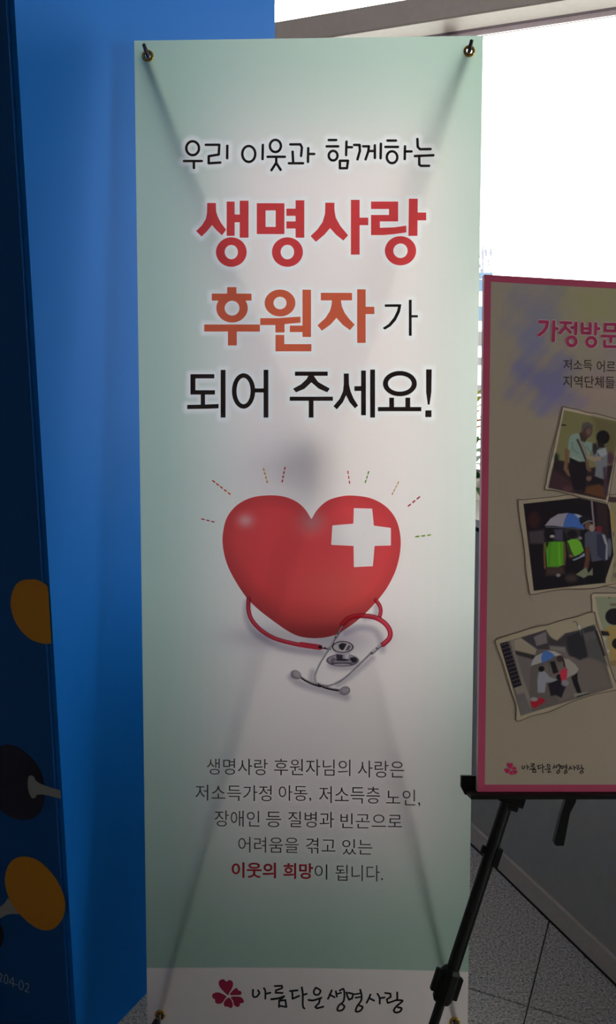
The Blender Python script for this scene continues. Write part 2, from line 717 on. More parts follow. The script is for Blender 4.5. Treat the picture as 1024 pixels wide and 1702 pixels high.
class Paint:
    """soft layered colours for a print"""

    def __init__(self, base, K=1.0):
        self.base, self.K, self.ops = base, K, []
        self.f = (0, 0, 1)

    def fr(self, ox, oy, k):
        self.f = (ox, oy, k)
        return self

    def c(self, q):
        return (self.f[0] + q[0] / self.f[2], self.f[1] + q[1] / self.f[2])

    def poly(self, pts, rgb, soft=1.0, al=1.0, curve=False):
        pts = [self.c(q) for q in pts]
        if curve:
            pts = smooth_poly(pts, 4)
        self.ops.append((lambda X, Y: poly_sdf(X, Y, pts), rgb, soft, al))
        return self

    def ell(self, c, rx, ry, rgb, soft=1.0, al=1.0, ang=0.0):
        c = self.c(c)
        k = self.f[2]
        self.ops.append((lambda X, Y: ell_sdf(X, Y, c, rx / k, ry / k, ang), rgb, soft, al))
        return self

    def line(self, pts, w, rgb, soft=1.0, al=1.0, curve=False):
        pts = [self.c(q) for q in pts]
        if curve:
            pts = smooth_poly(pts, 5, False)
        w = w / self.f[2]

        def fn(X, Y):
            d = np.full(X.shape, 1e9)
            for a, b in zip(pts[:-1], pts[1:]):
                d = np.minimum(d, seg_sdf(X, Y, a, b, w))
            return d
        self.ops.append((fn, rgb, soft, al))
        return self

    def __call__(self, X, Y):
        b = self.base(X, Y) if callable(self.base) else np.tile(s2l(self.base), (len(X), 1))
        out = b.copy()
        for fn, rgb, soft, al in self.ops:
            a = (1 - sstep(fn(X, Y), -soft, soft)) * al
            out = out * (1 - a[:, None]) + s2l(rgb)[None] * a[:, None]
        return np.clip(out * self.K, 0, 0.95)


def words(name, text, box, sheet, off, mat, parent, bold=0.0, slope=0.0, label=None):
    """set a word in the built-in sans face and lay it in its box on the sheet"""
    cu = bpy.data.curves.new('word', 'FONT')
    cu.body = text
    cu.offset = bold
    cu.resolution_u = 3
    o = bpy.data.objects.new('word', cu)
    COL.objects.link(o)
    dg = bpy.context.evaluated_depsgraph_get()
    me = bpy.data.meshes.new_from_object(o.evaluated_get(dg))
    bpy.data.objects.remove(o)
    bpy.data.curves.remove(cu)
    n = len(me.vertices)
    co = np.empty(n * 3, np.float32)
    me.vertices.foreach_get('co', co)
    co = co.reshape(-1, 3).astype(float)
    lo, hi = co.min(0), co.max(0)
    x0, y0, x1, y1 = box
    fx = (co[:, 0] - lo[0]) / (hi[0] - lo[0])
    drop = slope * (x1 - x0)
    X = x0 + fx * (x1 - x0)
    Y = y0 + (hi[1] - co[:, 1]) / (hi[1] - lo[1]) * (y1 - y0 - drop) + fx * drop
    P = sheet.lay(X, Y, off)
    me.vertices.foreach_set('co', P.astype(np.float32).ravel())
    me.update()
    me.materials.clear()
    me.name = name
    ob = link(name, me, mat, parent, label=label)
    if parent is not None:
        fix(ob)
    return ob


# ------------------------------------------------------------------ the banner
bX, bU = axes(-1.81722, 6.81395, -0.1467)
BAN = Sheet((-.30273543, 1.37315485, .1039356), bX, bU)
BW, BH = 0.6, 1.791
stand = thing('banner_stand', 'tall mint and white heart banner on an X-shaped stand with brass eyelets', 'banner stand', loc=(0, 1.4, 0))
KB = 1.0

# --- line 1, brush-like thin lettering
L1 = Art().fr(290, 210, 4.267)
W1 = 18
L1.oring((129, 155), 45, 49, W1).line([(68, 246), (194, 246)], W1).line([(138, 250), (138, 295)], W1)
L1.line([(222, 131), (318, 131), (314, 200), (243, 212), (243, 262), (325, 257)], W1).line([(375, 138), (374, 226)], W1)
L1.oring((527, 196), 46, 56, W1).line([(627, 132), (625, 232)], W1)
L1.oring((716, 139), 39, 43, W1).line([(661, 216), (783, 216)], W1).line([(722, 218), (722, 258), (688, 311)], W1).line([(722, 260), (753, 308)], W1)
L1.line([(822, 128), (893, 128), (904, 150), (898, 210)], W1).line([(838, 180), (842, 255)], W1).line([(812, 262), (912, 262)], W1)
L1.line([(949, 155), (947, 252)], W1).line([(950, 196), (991, 196)], W1)
L1.fr(520, 210, 4.267)
L1.line([(113, 97), (166, 97)], W1).line([(98, 142), (180, 142)], W1).oring((144, 208), 31, 34, W1).line([(239, 108), (236, 204)], W1).line([(240, 148), (278, 148)], W1)
L1.line([(192, 244), (250, 244), (242, 297), (192, 297)], W1, close=True)
L1.line([(293, 132), (332, 132), (334, 175), (316, 234)], W1).line([(357, 142), (398, 142), (393, 180), (374, 234)], W1).line([(400, 175), (436, 175)], W1)
L1.line([(440, 135), (440, 224)], W1).line([(483, 124), (481, 226)], W1)
L1.line([(530, 101), (590, 101)], W1).line([(515, 146), (604, 146)], W1).oring((562, 219), 37, 42, W1).line([(654, 142), (652, 232)], W1).line([(655, 178), (700, 178)], W1)
L1.line([(742, 90), (744, 145), (760, 162), (835, 161)], W1).line([(724, 211), (855, 205)], W1).line([(755, 215), (755, 272), (768, 280), (825, 280)], W1)

# --- line 2, heavy red
k2 = 4.6545
L2 = Art().fr(310, 310, k2)
L2.poly([(160, 127), (228, 127), (229, 190), (240, 228), (265, 278), (307, 335), (275, 377), (232, 338), (197, 298), (160, 345), (117, 387), (74, 345), (120, 300), (150, 250), (159, 200)])
L2.rect(311, 116, 373, 382).rect(412, 109, 480, 396).rect(372, 216, 413, 277).ring((347, 507), 119, 114, 51, 55)
L2.frame([(544, 129), (758, 129), (758, 368), (544, 368)], [(612, 185), (690, 185), (690, 312), (612, 312)])
L2.rect(844, 106, 912, 396).rect(773, 171, 845, 227).rect(773, 270, 845, 325).ring((781, 507), 120, 114, 52, 56)
L2.fr(510, 310, k2)
L2.poly([(143, 125), (214, 125), (214, 180), (224, 240), (258, 303), (320, 378), (283, 418), (225, 372), (180, 322), (137, 372), (71, 428), (29, 384), (82, 332), (122, 275), (141, 210)])
L2.rect(341, 103, 409, 527).rect(408, 241, 476, 299)
L2.poly([(497, 116), (707, 116), (707, 270), (566, 270), (566, 319), (680, 316), (770, 302), (770, 355), (680, 368), (590, 376), (497, 376), (497, 220), (636, 220), (636, 174), (497, 174)])
L2.poly([(790, 94), (859, 94), (856, 382), (786, 382)]).rect(856, 201, 924, 262).ring((725, 497), 121, 113, 55, 56)

# --- line 3, heavy orange, then thin dark
L3 = Art().fr(320, 460, k2)
L3.rect(268, 80, 340, 135).rect(149, 130, 457, 185).ring((306, 243), 122, 111, 57, 57).rect(90, 369, 522, 424).rect(274, 420, 343, 532)
L3.ring((677, 203), 119, 104, 50, 48).poly([(524, 320), (660, 320), (836, 308), (836, 355), (712, 367), (712, 431), (641, 431), (641, 374), (524, 374)])
L3.rect(851, 100, 917, 466).rect(753, 378, 852, 428).poly([(642, 450), (710, 450), (710, 521), (920, 521), (920, 577), (642, 577)])
L3.fr(500, 460, k2)
L3.rect(155, 124, 397, 183).poly([(241, 180), (310, 180), (318, 230), (340, 280), (376, 328), (417, 370), (381, 413), (322, 370), (276, 318), (232, 368), (164, 418), (128, 376), (190, 320), (225, 265), (238, 220)])
L3.rect(436, 97, 502, 512).rect(501, 232, 569, 289)
L3b = Art().fr(500, 460, k2)
L3b.poly([(650, 213), (779, 213), (768, 270), (737, 335), (695, 383), (650, 410), (633, 396), (680, 365), (720, 315), (744, 265), (752, 233), (650, 233)])
L3b.rect(836, 178, 858, 457).rect(857, 297, 906, 315)

# --- line 4, dark
L4 = Art().fr(300, 600, k2)
L4.poly([(77, 102), (262, 102), (262, 135), (116, 135), (116, 226), (267, 226), (267, 260), (190, 260), (190, 337), (295, 332), (295, 366), (200, 370), (52, 372), (52, 340), (157, 338), (157, 260), (77, 260)])
L4.rect(311, 69, 349, 438).ring((488, 232), 90, 137, 54, 102).rect(643, 68, 680, 438).rect(574, 212, 644, 244)
L4.fr(510, 600, k2)
L4.rect(-92, 82, 162, 115)
L4.poly([(13, 112), (52, 112), (88, 163), (178, 213), (158, 243), (92, 214), (35, 165), (-18, 215), (-84, 243), (-107, 215), (-44, 180), (-2, 140)])
L4.rect(-132, 276, 202, 308).rect(15, 306, 52, 438)
L4.poly([(286, 97), (325, 97), (326, 180), (338, 232), (362, 290), (397, 345), (372, 367), (330, 318), (304, 265), (280, 318), (233, 374), (206, 350), (255, 292), (280, 235), (286, 180)])
L4.rect(420, 74, 457, 420).rect(368, 195, 421, 232).rect(490, 66, 528, 438)
L4.ring((720, 175), 131, 98, 92, 62).rect(638, 284, 675, 358).rect(763, 284, 800, 358).rect(550, 356, 886, 389)
L4.poly([(923, 65), (967, 65), (964, 240), (950, 338), (936, 338), (923, 240)]).rect(917, 382, 965, 434)


# --- the sheet itself: mint to white wash, pale glow round the lettering, soft printed shadow under the heart
def wash(X, Y):
    mint = np.array([166, 192, 178.0])
    pale = np.array([230, 217, 215.0])
    dx = np.where(X < 530, (530 - X) / 270, (X - 530) / 330)
    top = 1 - sstep(Y, 70, 330)
    bot = sstep(Y, 1330, 1590)
    side = sstep(dx, 0.30, 1.05)
    m = 1 - (1 - 0.80 * top) * (1 - 0.95 * bot) * (1 - 0.85 * side)
    c = pale[None] * (1 - m[:, None]) + mint[None] * m[:, None]
    return s2l(c)


CROSS = [(654, 255), (728, 257), (735, 326), (804, 335), (804, 406), (738, 408), (731, 490), (654, 494), (653, 408), (562, 404), (567, 325), (652, 318)]


def steth_shadow():
    a = Art().fr(320, 740, 2.438)
    a.line([(222, 640), (222, 700), (250, 755), (330, 808), (420, 832), (520, 842)], 14, True)
    a.line([(620, 760), (680, 740), (740, 752), (765, 800), (770, 830)], 12, True)
    a.line([(745, 650), (742, 690), (700, 700)], 8, True).ell((615, 890), 60, 18)
    a.fr(470, 980, 5.12).line([(255, 700), (245, 770), (290, 830), (370, 845)], 18, True).line([(760, 585), (650, 680), (560, 752), (470, 810)], 14, True)
    a.line([(70, 745), (130, 790), (200, 820), (310, 850), (480, 895), (540, 915)], 34, True)
    return a


def sheet_ink(X, Y, halo):
    c = wash(X, Y)
    white = s2l((228, 226, 226))
    c = c * (1 - halo[:, None]) + white[None] * halo[:, None]
    sh = s2l((120, 108, 130))

    def dim(a):
        nonlocal c
        c = c * (1 - a[:, None]) + sh[None] * a[:, None]
    dim(0.60 * np.exp(-(((X - 548) / 82) ** 2 + ((Y - 1062) / 26) ** 2)))
    dim(0.40 * np.exp(-(((X - 440) / 62) ** 2 + ((Y - 1058) / 19) ** 2)))
    dim(0.50 * shade)
    band = sstep(Y - (1609 - 3.2 * np.sin((X - 240) / 540 * math.pi) + (X - 240) * 0.012), -0.9, 0.9)
    wb = s2l((236, 225, 221))
    c = c * (1 - band[:, None]) + wb[None] * band[:, None]
    cr = 1 - sstep(poly_sdf(X, Y, [(320 + x / 2.438, 740 + y / 2.438) for x, y in CROSS]), 1, 5)
    c = c * (1 - cr[:, None]) + s2l((222, 212, 212))[None] * cr[:, None]
    return np.clip(c * KB, 0, .92)


nu, nv = 300, 896
su = np.linspace(0, BW, nu + 1)
sv = np.linspace(0, BH, nv + 1)
SU, SV = np.meshgrid(su, sv)
P = BAN.at(SU.ravel(), SV.ravel())
PX, PY = BAN.unlay(P)
# glow: distance to lettering, sampled on a grid over the lettering block
gx = np.arange(290, 745, 1.5)
gy = np.arange(215, 720, 1.5)
allart = Art()
for art, ext in ((L1, 6), (L2, 8), (L3, 8), (L3b, 5), (L4, 7)):
    allart.p += art.p
GD = allart.field(gx, gy, margin=14)
ix = np.clip(((PX - 290) / 1.5).round().astype(int), 0, len(gx) - 1)
iy = np.clip(((PY - 215) / 1.5).round().astype(int), 0, len(gy) - 1)
hd = GD[iy, ix]
inb = (PX > 290) & (PX < 743) & (PY > 215) & (PY < 718)
halo = np.where(inb, 0.85 * (1 - sstep(hd, 2.0, 11.0)), 0)
hx_ = np.arange(395, 670, 1.0)
hy_ = np.arange(985, 1180, 1.0)
HD = steth_shadow().field(hx_, hy_, margin=14)
ix = np.clip((PX - 395).round().astype(int), 0, len(hx_) - 1)
iy = np.clip((PY - 985).round().astype(int), 0, len(hy_) - 1)
shade = np.where((PX > 396) & (PX < 668) & (PY > 986) & (PY < 1178), 1 - sstep(HD[iy, ix], -2.0, 8.0), 0)
ink = sheet_ink(PX, PY, halo)
n1 = nu + 1
idx = np.arange(nv)[:, None] * n1 + np.arange(nu)[None]
fa = np.stack([idx, idx + 1, idx + 1 + n1, idx + n1], -1).reshape(-1, 4)
# eyelet holes punched through the film
holes = [BAN.lay(np.array(x), np.array(y)) for x, y in ((246, 93), (780, 85), (266, 1687), (755.5, 1699))]
cen = P[fa].mean(1)
keep = np.ones(len(fa), bool)
for h in holes:
    keep &= np.linalg.norm(cen - h, axis=1) > 0.0052
fa = fa[keep]
me = bpy.data.meshes.new('banner_sheet')
me.vertices.add(len(P))
me.vertices.foreach_set('co', P.astype(np.float32).ravel())
me.loops.add(fa.size)
me.loops.foreach_set('vertex_index', fa.ravel().astype(np.int32))
me.polygons.add(len(fa))
me.polygons.foreach_set('loop_start', (np.arange(len(fa)) * 4).astype(np.int32))
me.update(calc_edges=True)
at = me.color_attributes.new('ink', 'FLOAT_COLOR', 'POINT')
at.data.foreach_set('color', np.concatenate([ink, np.ones((len(ink), 1))], 1).astype(np.float32).ravel())
M['film'] = sheet_material('printed_film', None, trans=0.56)
sheet_o = fix(link('banner_sheet', me, M['film'], stand))

tx_dark = sheet_material('print_dark', (60, 48, 48), 0.2)
tx_red = sheet_material('print_red', (255, 88, 92), 0.6)
tx_orange = sheet_material('print_orange', (255, 125, 92), 0.6)
tx_body = sheet_material('print_body_grey', (68, 64, 66), 0.2)
tx_logo = sheet_material('print_black', (26, 25, 25), 0.2)
tx_pink = sheet_material('print_crimson', (175, 40, 80), 0.35)
E0 = 0.0004
c1 = 0.4
for lo_, hi_ in ((0, 392), (392, 532), (532, 900)):
    wa = Art()
    wa.p = [q for q in L1.p if lo_ <= (q[1][0] + q[1][2]) / 2 < hi_]
    print_mesh('slogan_word', wa, BAN, 0.5, E0, tx_dark, stand)
print_mesh('title_lettering', L2, BAN, 0.5, E0, tx_red, stand, label='bold red Korean title lettering')
print_mesh('title_lettering', L3, BAN, 0.5, E0, tx_orange, stand, label='bold orange Korean title lettering')
print_mesh('title_particle', L3b, BAN, 0.5, E0, tx_dark, stand, label='thin dark letter after the orange word')
print_mesh('title_lettering', L4, BAN, 0.5, E0, tx_dark, stand, label='dark brown Korean line ending in an exclamation mark')

body = [('생명사랑', (344, 1260.5, 445, 1288.5)), ('후원자님의', (455.6, 1261, 582.5, 1290)), ('사랑은', (594.7, 1264, 672, 1293)),
        ('저소득가정', (324.8, 1304, 451.5, 1332)), ('아동,', (463.4, 1305, 517.4, 1332.5)), ('저소득층', (530.4, 1306.6, 631.9, 1336)), ('노인,', (642, 1312, 698.5, 1340.5)),
        ('장애인', (356.8, 1347, 431.4, 1374.5)), ('등', (442.3, 1349, 467.5, 1375)), ('질병과', (479.2, 1348.7, 555.4, 1375.8)), ('빈곤으로', (566, 1351.5, 668.2, 1377.5)),
        ('어려움을', (396, 1390.8, 496.3, 1418)), ('겪고', (508.4, 1392.5, 557.6, 1419)), ('있는', (568.9, 1394.6, 619, 1421)),
        ('이', (522.9, 1436.6, 544, 1462)), ('됩니다.', (557.6, 1437.4, 636.7, 1465))]
for wd, bx in body:
    words('body_word', wd, bx, BAN, E0, tx_body, stand, bold=-0.004, slope=0.012)
tx_bred = sheet_material('print_deep_red', (190, 40, 58), 0.35)
for wd, bx in (('이웃의', (385, 1433, 458.8, 1459.8)), ('희망', (470.8, 1434.3, 520.5, 1461.2))):
    words('body_word', wd, bx, BAN, E0, tx_bred, stand, bold=0.022, slope=0.012, label='bold red word in the paragraph')


# --- logo: five-petal flower and brush lettering
def logo_flower(art):
    for pts in ([(220, 250), (170, 205), (140, 165), (135, 125), (155, 104), (185, 103), (205, 122), (235, 108), (262, 120), (270, 150), (255, 195), (235, 225)],
                [(243, 250), (250, 225), (280, 195), (305, 182), (320, 205), (345, 215), (345, 245), (300, 250)],
                [(250, 268), (330, 265), (365, 290), (370, 320), (335, 330), (335, 350), (310, 362), (280, 345), (270, 305)],
                [(228, 275), (255, 300), (268, 345), (255, 372), (235, 368), (222, 360), (195, 358), (182, 335), (195, 300)],
                [(205, 262), (150, 230), (110, 225), (78, 240), (72, 262), (85, 285), (100, 292), (100, 315), (125, 333), (165, 325), (190, 290)]):
        art.poly(pts, curve=True)
    return art


def logo_text(art, w=18):
    art.fr(340, 1610, 5.689)
    art.line([(458, 200), (460, 262), (492, 265), (518, 232), (506, 206)], w, True)
    art.line([(562, 185), (575, 215), (575, 284)], w, True).line([(580, 238), (622, 228)], w)
    art.line([(665, 165), (732, 162), (734, 184), (676, 205), (672, 228), (738, 230)], w).line([(632, 290), (700, 280), (752, 262)], w + 2, True)
    art.line([(752, 264), (706, 302), (704, 362)], w).line([(706, 305), (764, 297), (774, 362), (712, 352)], w)
    art.line([(808, 212), (880, 205)], w).line([(830, 212), (832, 285), (895, 258)], w).line([(920, 178), (929, 240), (930, 350), (944, 376)], w, True).line([(935, 248), (966, 238)], w)
    art.fr(510, 1610, 5.689)
    art.line([(85, 180), (66, 215), (76, 244), (110, 245), (130, 212), (110, 192), (85, 180)], w, True)
    art.line([(18, 296), (60, 300), (138, 276)], w + 1, True).line([(125, 285), (116, 325), (80, 362), (95, 375), (156, 360)], w)
    art.line([(235, 205), (220, 245), (200, 285)], w, True).line([(215, 245), (262, 270)], w).line([(275, 215), (284, 264)], w).line([(282, 240), (325, 228)], w - 2)
    art.line([(312, 208), (345, 192), (356, 240), (346, 310), (302, 350), (290, 394), (335, 392), (356, 358), (338, 340)], w, True)
    art.line([(375, 225), (385, 265), (400, 295)], w).line([(395, 228), (440, 240), (428, 282), (400, 292)], w)
    art.line([(455, 242), (500, 235)], w - 2).line([(460, 275), (504, 268)], w - 2).line([(505, 200), (517, 245), (514, 300), (474, 360), (464, 405), (508, 397), (527, 362), (500, 350)], w, True)
    art.line([(602, 245), (585, 285), (566, 322)], w, True).line([(592, 280), (635, 302)], w)
    art.line([(668, 238), (688, 275), (690, 330)], w, True).line([(690, 280), (735, 272)], w)
    art.line([(740, 230), (790, 236), (794, 268), (756, 290), (765, 325), (803, 313), (850, 296)], w - 1).line([(855, 225), (856, 298)], w)
    art.line([(850, 298), (906, 304), (852, 352), (824, 392), (840, 415), (882, 405), (896, 375), (862, 366)], w, True)
    return art


fl_art = logo_flower(Art().fr(340, 1610, 5.689))
print_mesh('flower_logo', fl_art, BAN, 0.4, E0, tx_pink, stand, label='five-petalled crimson flower emblem')
lt_art = logo_text(Art())
print_mesh('logo_lettering', lt_art, BAN, 0.35, E0, tx_logo, stand, label='black brush lettering beside the flower emblem')

# --- the heart
kh = 2.438
heart_pts = [(482, 300), (505, 262), (545, 226), (598, 208), (650, 204), (720, 214), (780, 245), (820, 292), (840, 350), (843, 420), (826, 500), (790, 575), (740, 640), (680, 700),
             (610, 752), (560, 774), (500, 782), (440, 776), (390, 755), (330, 714), (270, 668), (220, 618), (175, 552), (140, 482), (123, 410), (124, 350), (141, 290), (181, 242), (240, 212),
             (310, 203), (370, 208), (420, 228), (455, 258)]
heart_pts = [heart_pts[0]] + [tuple(q) for q in smooth_poly([heart_pts[0]] + heart_pts[1:] + [heart_pts[0]], 5, False)[1:-1]]
hp = [(320 + x / kh, 740 + y / kh) for x, y in heart_pts]


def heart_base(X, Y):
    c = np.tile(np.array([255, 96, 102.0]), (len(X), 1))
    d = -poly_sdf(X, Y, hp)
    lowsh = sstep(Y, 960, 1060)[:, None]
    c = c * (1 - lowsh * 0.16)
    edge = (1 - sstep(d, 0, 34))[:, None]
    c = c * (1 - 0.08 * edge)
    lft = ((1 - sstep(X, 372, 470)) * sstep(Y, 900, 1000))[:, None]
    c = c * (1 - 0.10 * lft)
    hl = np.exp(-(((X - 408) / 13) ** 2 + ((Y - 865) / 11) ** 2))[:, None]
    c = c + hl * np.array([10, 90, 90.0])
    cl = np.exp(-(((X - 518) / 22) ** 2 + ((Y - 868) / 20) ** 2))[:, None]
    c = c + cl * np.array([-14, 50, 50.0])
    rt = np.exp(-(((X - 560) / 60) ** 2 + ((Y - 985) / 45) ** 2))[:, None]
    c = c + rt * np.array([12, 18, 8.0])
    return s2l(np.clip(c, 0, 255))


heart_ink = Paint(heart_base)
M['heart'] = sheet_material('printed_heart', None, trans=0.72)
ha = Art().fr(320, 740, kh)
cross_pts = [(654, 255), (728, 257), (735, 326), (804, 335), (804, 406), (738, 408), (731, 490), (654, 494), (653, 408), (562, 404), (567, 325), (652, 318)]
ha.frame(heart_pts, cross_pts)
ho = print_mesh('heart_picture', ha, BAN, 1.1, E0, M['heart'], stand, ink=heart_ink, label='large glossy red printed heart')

# --- dashes round the heart
dashes = [((80, 142), (158, 203), (235, 110, 70), 5, 6), ((287, 92), (305, 158), (240, 185, 110), 4, 6), ((375, 88), (362, 155), (225, 70, 80), 4, 6),
          ((629, 103), (638, 162), (225, 80, 95), 3, 5), ((715, 105), (698, 158), (130, 190, 90), 3, 5), ((836, 147), (806, 205), (245, 200, 130), 4, 5),
          ((922, 208), (868, 252), (225, 90, 110), 3, 6), ((35, 298), (95, 313), (225, 80, 110), 3, 5), ((903, 371), (973, 363), (165, 195, 80), 3, 6)]
for a, b, col, n, wdt in dashes:
    a, b = np.array(a, float), np.array(b, float)
    ar = Art().fr(320, 740, kh)
    for i in range(n):
        t0 = i / n + (0.0 if i == 0 else .06 / n)
        t1 = (i + .62) / n + .1 / n
        d = unit(b - a)
        q = np.array([-d[1], d[0]]) * wdt / 2
        p, r = a + (b - a) * t0, a + (b - a) * t1
        ar.poly([p + q, r + q, r - q, p - q])
    print_mesh('dash_marks', ar, BAN, 0.4, E0, sheet_material('print_dash', col, 0.4), stand)

# --- the stethoscope
ks = 5.12


def steth():
    a = Art()
    p = Paint((150, 60, 70), 1.35)
    # shadow colours stay with the sheet; here only the instrument
    RED, LRED, DRED = (232, 66, 88), (250, 140, 152), (165, 36, 58)
    t1 = [(228, 622), (226, 660), (236, 700), (262, 735), (300, 765), (345, 787), (420, 806), (470, 815), (516, 819)]
    t2 = [(742, 628), (757, 648), (763, 672), (757, 700)]
    t3 = [(607, 726), (632, 702), (665, 692), (705, 692), (745, 700), (780, 722), (800, 752), (798, 782), (772, 808)]
    for t, w in ((t1, 17), (t2, 16), (t3, 20)):
        a.fr(320, 740, kh).line(t, w, True)
        p.fr(320, 740, kh).line(t, w + 2, DRED, 0.6, 1, True).line(t, w * .62, RED, 1.2, 1, True)
        tt = [(x - 1, y - 4) for x, y in t]
        p.line(tt, w * .12, LRED, 1.2, .55, True)
    a.line([(440, 808), (516, 819)], 22)
    p.line([(440, 808), (516, 819)], 20, RED, 1.0)
    a.fr(470, 980, ks)
    p.fr(470, 980, ks)
    G, LG, DG = (150, 146, 158), (222, 220, 226), (52, 46, 58)
    # chest piece
    a.ell((510, 602), 140, 54)
    p.ell((510, 602), 142, 56, (128, 122, 136), 0.6).ell((510, 598), 122, 42, (186, 182, 194), 1)
    p.ell((500, 628), 90, 20, (84, 78, 92), 1.2, .8).ell((600, 598), 34, 24, (50, 44, 58), 1).ell((430, 605), 24, 26, (110, 104, 116), 1, .8).ell((505, 640), 70, 7, LG, .8)
    a.poly([(448, 530), (575, 530), (568, 590), (590, 620), (430, 620), (455, 590)])
    p.poly([(448, 530), (575, 530), (568, 590), (590, 618), (430, 618), (455, 590)], (178, 174, 184), .8)
    p.poly([(455, 550), (510, 556), (510, 600), (458, 592)], (70, 64, 76), .8).poly([(530, 555), (562, 548), (556, 600), (530, 604)], (235, 233, 238), .8)
    p.ell((508, 598), 58, 10, (60, 54, 66), .7)
    a.ell((510, 492), 94, 55)
    p.ell((510, 497), 94, 54, (205, 203, 210), .6).ell((510, 488), 91, 50, (48, 42, 52), .6).ell((510, 488), 80, 42, (226, 224, 230), .8)
    p.poly([(475, 470), (505, 452), (545, 462), (520, 510), (505, 518), (480, 500)], (62, 54, 68), 1).poly([(560, 470), (580, 480), (565, 515), (530, 522)], (110, 104, 118), 1)
    # tube connector
    a.line([(312, 488), (400, 504)], 20)
    p.line([(312, 488), (400, 504)], 22, (48, 40, 48), .6).line([(340, 488), (352, 490)], 12, LG, .5).line([(372, 494), (386, 497)], 10, LG, .5)
    # ear tubes
    lt = [(512, 310), (470, 370), (430, 450), (370, 545), (320, 625), (285, 700), (272, 745), (285, 785), (305, 808), (340, 826)]
    rt = [(838, 468), (790, 512), (740, 552), (640, 648), (560, 724), (500, 772), (440, 802), (380, 818), (330, 815), (300, 800)]
    for t in (rt, lt):
        a.line(t, 15, True)
        p.line(t, 16, DG, .5, 1, True).line(t, 9, (172, 168, 178), .6, 1, True)
        p.line([(x + 1, y - 2) for x, y in t], 4, (238, 236, 240), .5, .9, True)
    a.line([(506, 318), (455, 400)], 26).line([(830, 474), (762, 536)], 30)
    p.line([(506, 318), (455, 400)], 28, DG, .5).line([(506, 316), (456, 396)], 19, (214, 211, 218), .8)
    p.line([(830, 474), (762, 536)], 32, DG, .5).line([(828, 472), (762, 532)], 23, (210, 207, 214), .8)
    p.ell((800, 500), 8, 8, (90, 84, 96), .5).ell((470, 375), 6, 6, (90, 84, 96), .5).ell((758, 538), 8, 8, (90, 84, 96), .5)
    # dark spring ends and grey ear tips
    e1 = [(155, 746), (190, 770), (250, 800), (318, 822)]
    e2 = [(310, 806), (350, 828), (410, 846), (480, 857)]
    for t in (e1, e2):
        a.line(t, 20, True)
        p.line(t, 24, (40, 34, 42), .5, 1, True).line([(x, y - 6) for x, y in t], 5, (200, 196, 204), .5, .8, True)
    for c, an in (((112, 724), .5), ((528, 862), -.3)):
        a.ell(c, 48, 38, an)
        p.ell(c, 52, 42, (150, 144, 152), .8, 1, an).ell((c[0] + 4, c[1] - 6), 34, 24, (184, 180, 188), 2.5, .9, an)
    return a, p


sa, spn = steth()
print_mesh('stethoscope_picture', sa, BAN, 0.5, 1.6 * E0, sheet_material('printed_instrument', None, trans=0.62), stand, ink=spn, label='printed red and chrome stethoscope')
# soft printed shadows of the stethoscope are strips of ink on the sheet
# --- brass eyelets, hooks, rods
ctr = BAN.at(np.array(.3), np.array(.9))
hubp = BAN.lay(np.array(528.0), np.array(752.0), -0.085)
for k, h in enumerate(holes):
    MB().lathe(h, BAN.N, [(.0052, -.002), (.0050, .0006), (.0062, .0020), (.0082, .0022), (.0098, .0012), (.0100, .0003), (.0100, -.0015), (.0052, -.002)], 28).build('eyelet', M['brass'], stand, smooth=True)
tips = [BAN.lay(np.array(x), np.array(y), .012) for x, y in ((238.5, 73), (784.5, 66))]
for k in range(2):
    h = holes[k]
    tp = tips[k] - BAN.N * .004
    mid = h + BAN.N * .004
    back = h - BAN.N * .010
    tgt = hubp
    bow = (back + tgt) / 2 + BAN.N * 0.004
    q = [back * (1 - t) ** 2 + 2 * bow * t * (1 - t) + tgt * t * t for t in np.linspace(0, 1, 12)]
    r = MB().tube([tp, tp * .6 + mid * .4, mid, h - BAN.N * .002] + q, [.0030, .0034, .0036, .0036] + [.0050] * 12, 12)
    o = r.build('upper_rod', M['rod'], stand, smooth=True)
    MB().lathe(tp, tp - mid, [(.0001, .0024), (.0022, .0020), (.0034, 0), (.0034, -.001)], 12).build('hook_cap', M['rod'], o, smooth=True)
feet = [np.array([-.36, 1.30, .008]), np.array([.37, 1.29, .008])]
for k in range(2):
    h = holes[2 + k]
    back = h - BAN.N * .008
    ft = feet[k]
    bow = (back + hubp) / 2 - BAN.N * 0.010
    q = [hubp * (1 - t) ** 2 + 2 * bow * t * (1 - t) + back * t * t for t in np.linspace(0, 1, 12)]
    o = MB().tube(q + [ft], .0050, 12).build('lower_rod', M['rod'], stand, smooth=True)
    MB().tube([ft - Z * .008, ft + Z * .012], [.011, .007], 14).build('rubber_foot', M['black'], o)
    tp = h + BAN.N * .006 - BAN.U * .02
    MB().tube([h - BAN.N * .008, h + BAN.N * .003, h + BAN.N * .007 - BAN.U * .006, tp], .0030, 10).build('hook', M['rod'], o, smooth=True)
ft = np.array([.06, 1.88, .008])
o = MB().tube([hubp, (hubp + ft) / 2 + np.array([0, .02, 0]), ft], .0055, 12).build('rear_leg', M['rod'], stand, smooth=True)
MB().tube([ft - Z * .008, ft + Z * .012], [.011, .007], 14).build('rubber_foot', M['black'], o)
MB().box(hubp - bX * .03 - bU * .04 - BAN.N * .018, bX * .06, bU * .08, BAN.N * .036, .006).build('hub', M['black'], stand)

# ------------------------------------------------------------------ the easel and its board
C0 = CAM
SC = 0.85 / 0.9
eX, eU = axes(5.46674, 14.17766, 2.77379)
eO = C0 + (np.array([.28979289, 1.32107729, .61641483]) - C0) * SC
BRD = Sheet(eO, eX, eU)
EN = BRD.N
W_, H_ = .6, .85
KE = 4.35


def kcol(rgb):
    return tuple(np.minimum(s2l(rgb) * KE, .9))


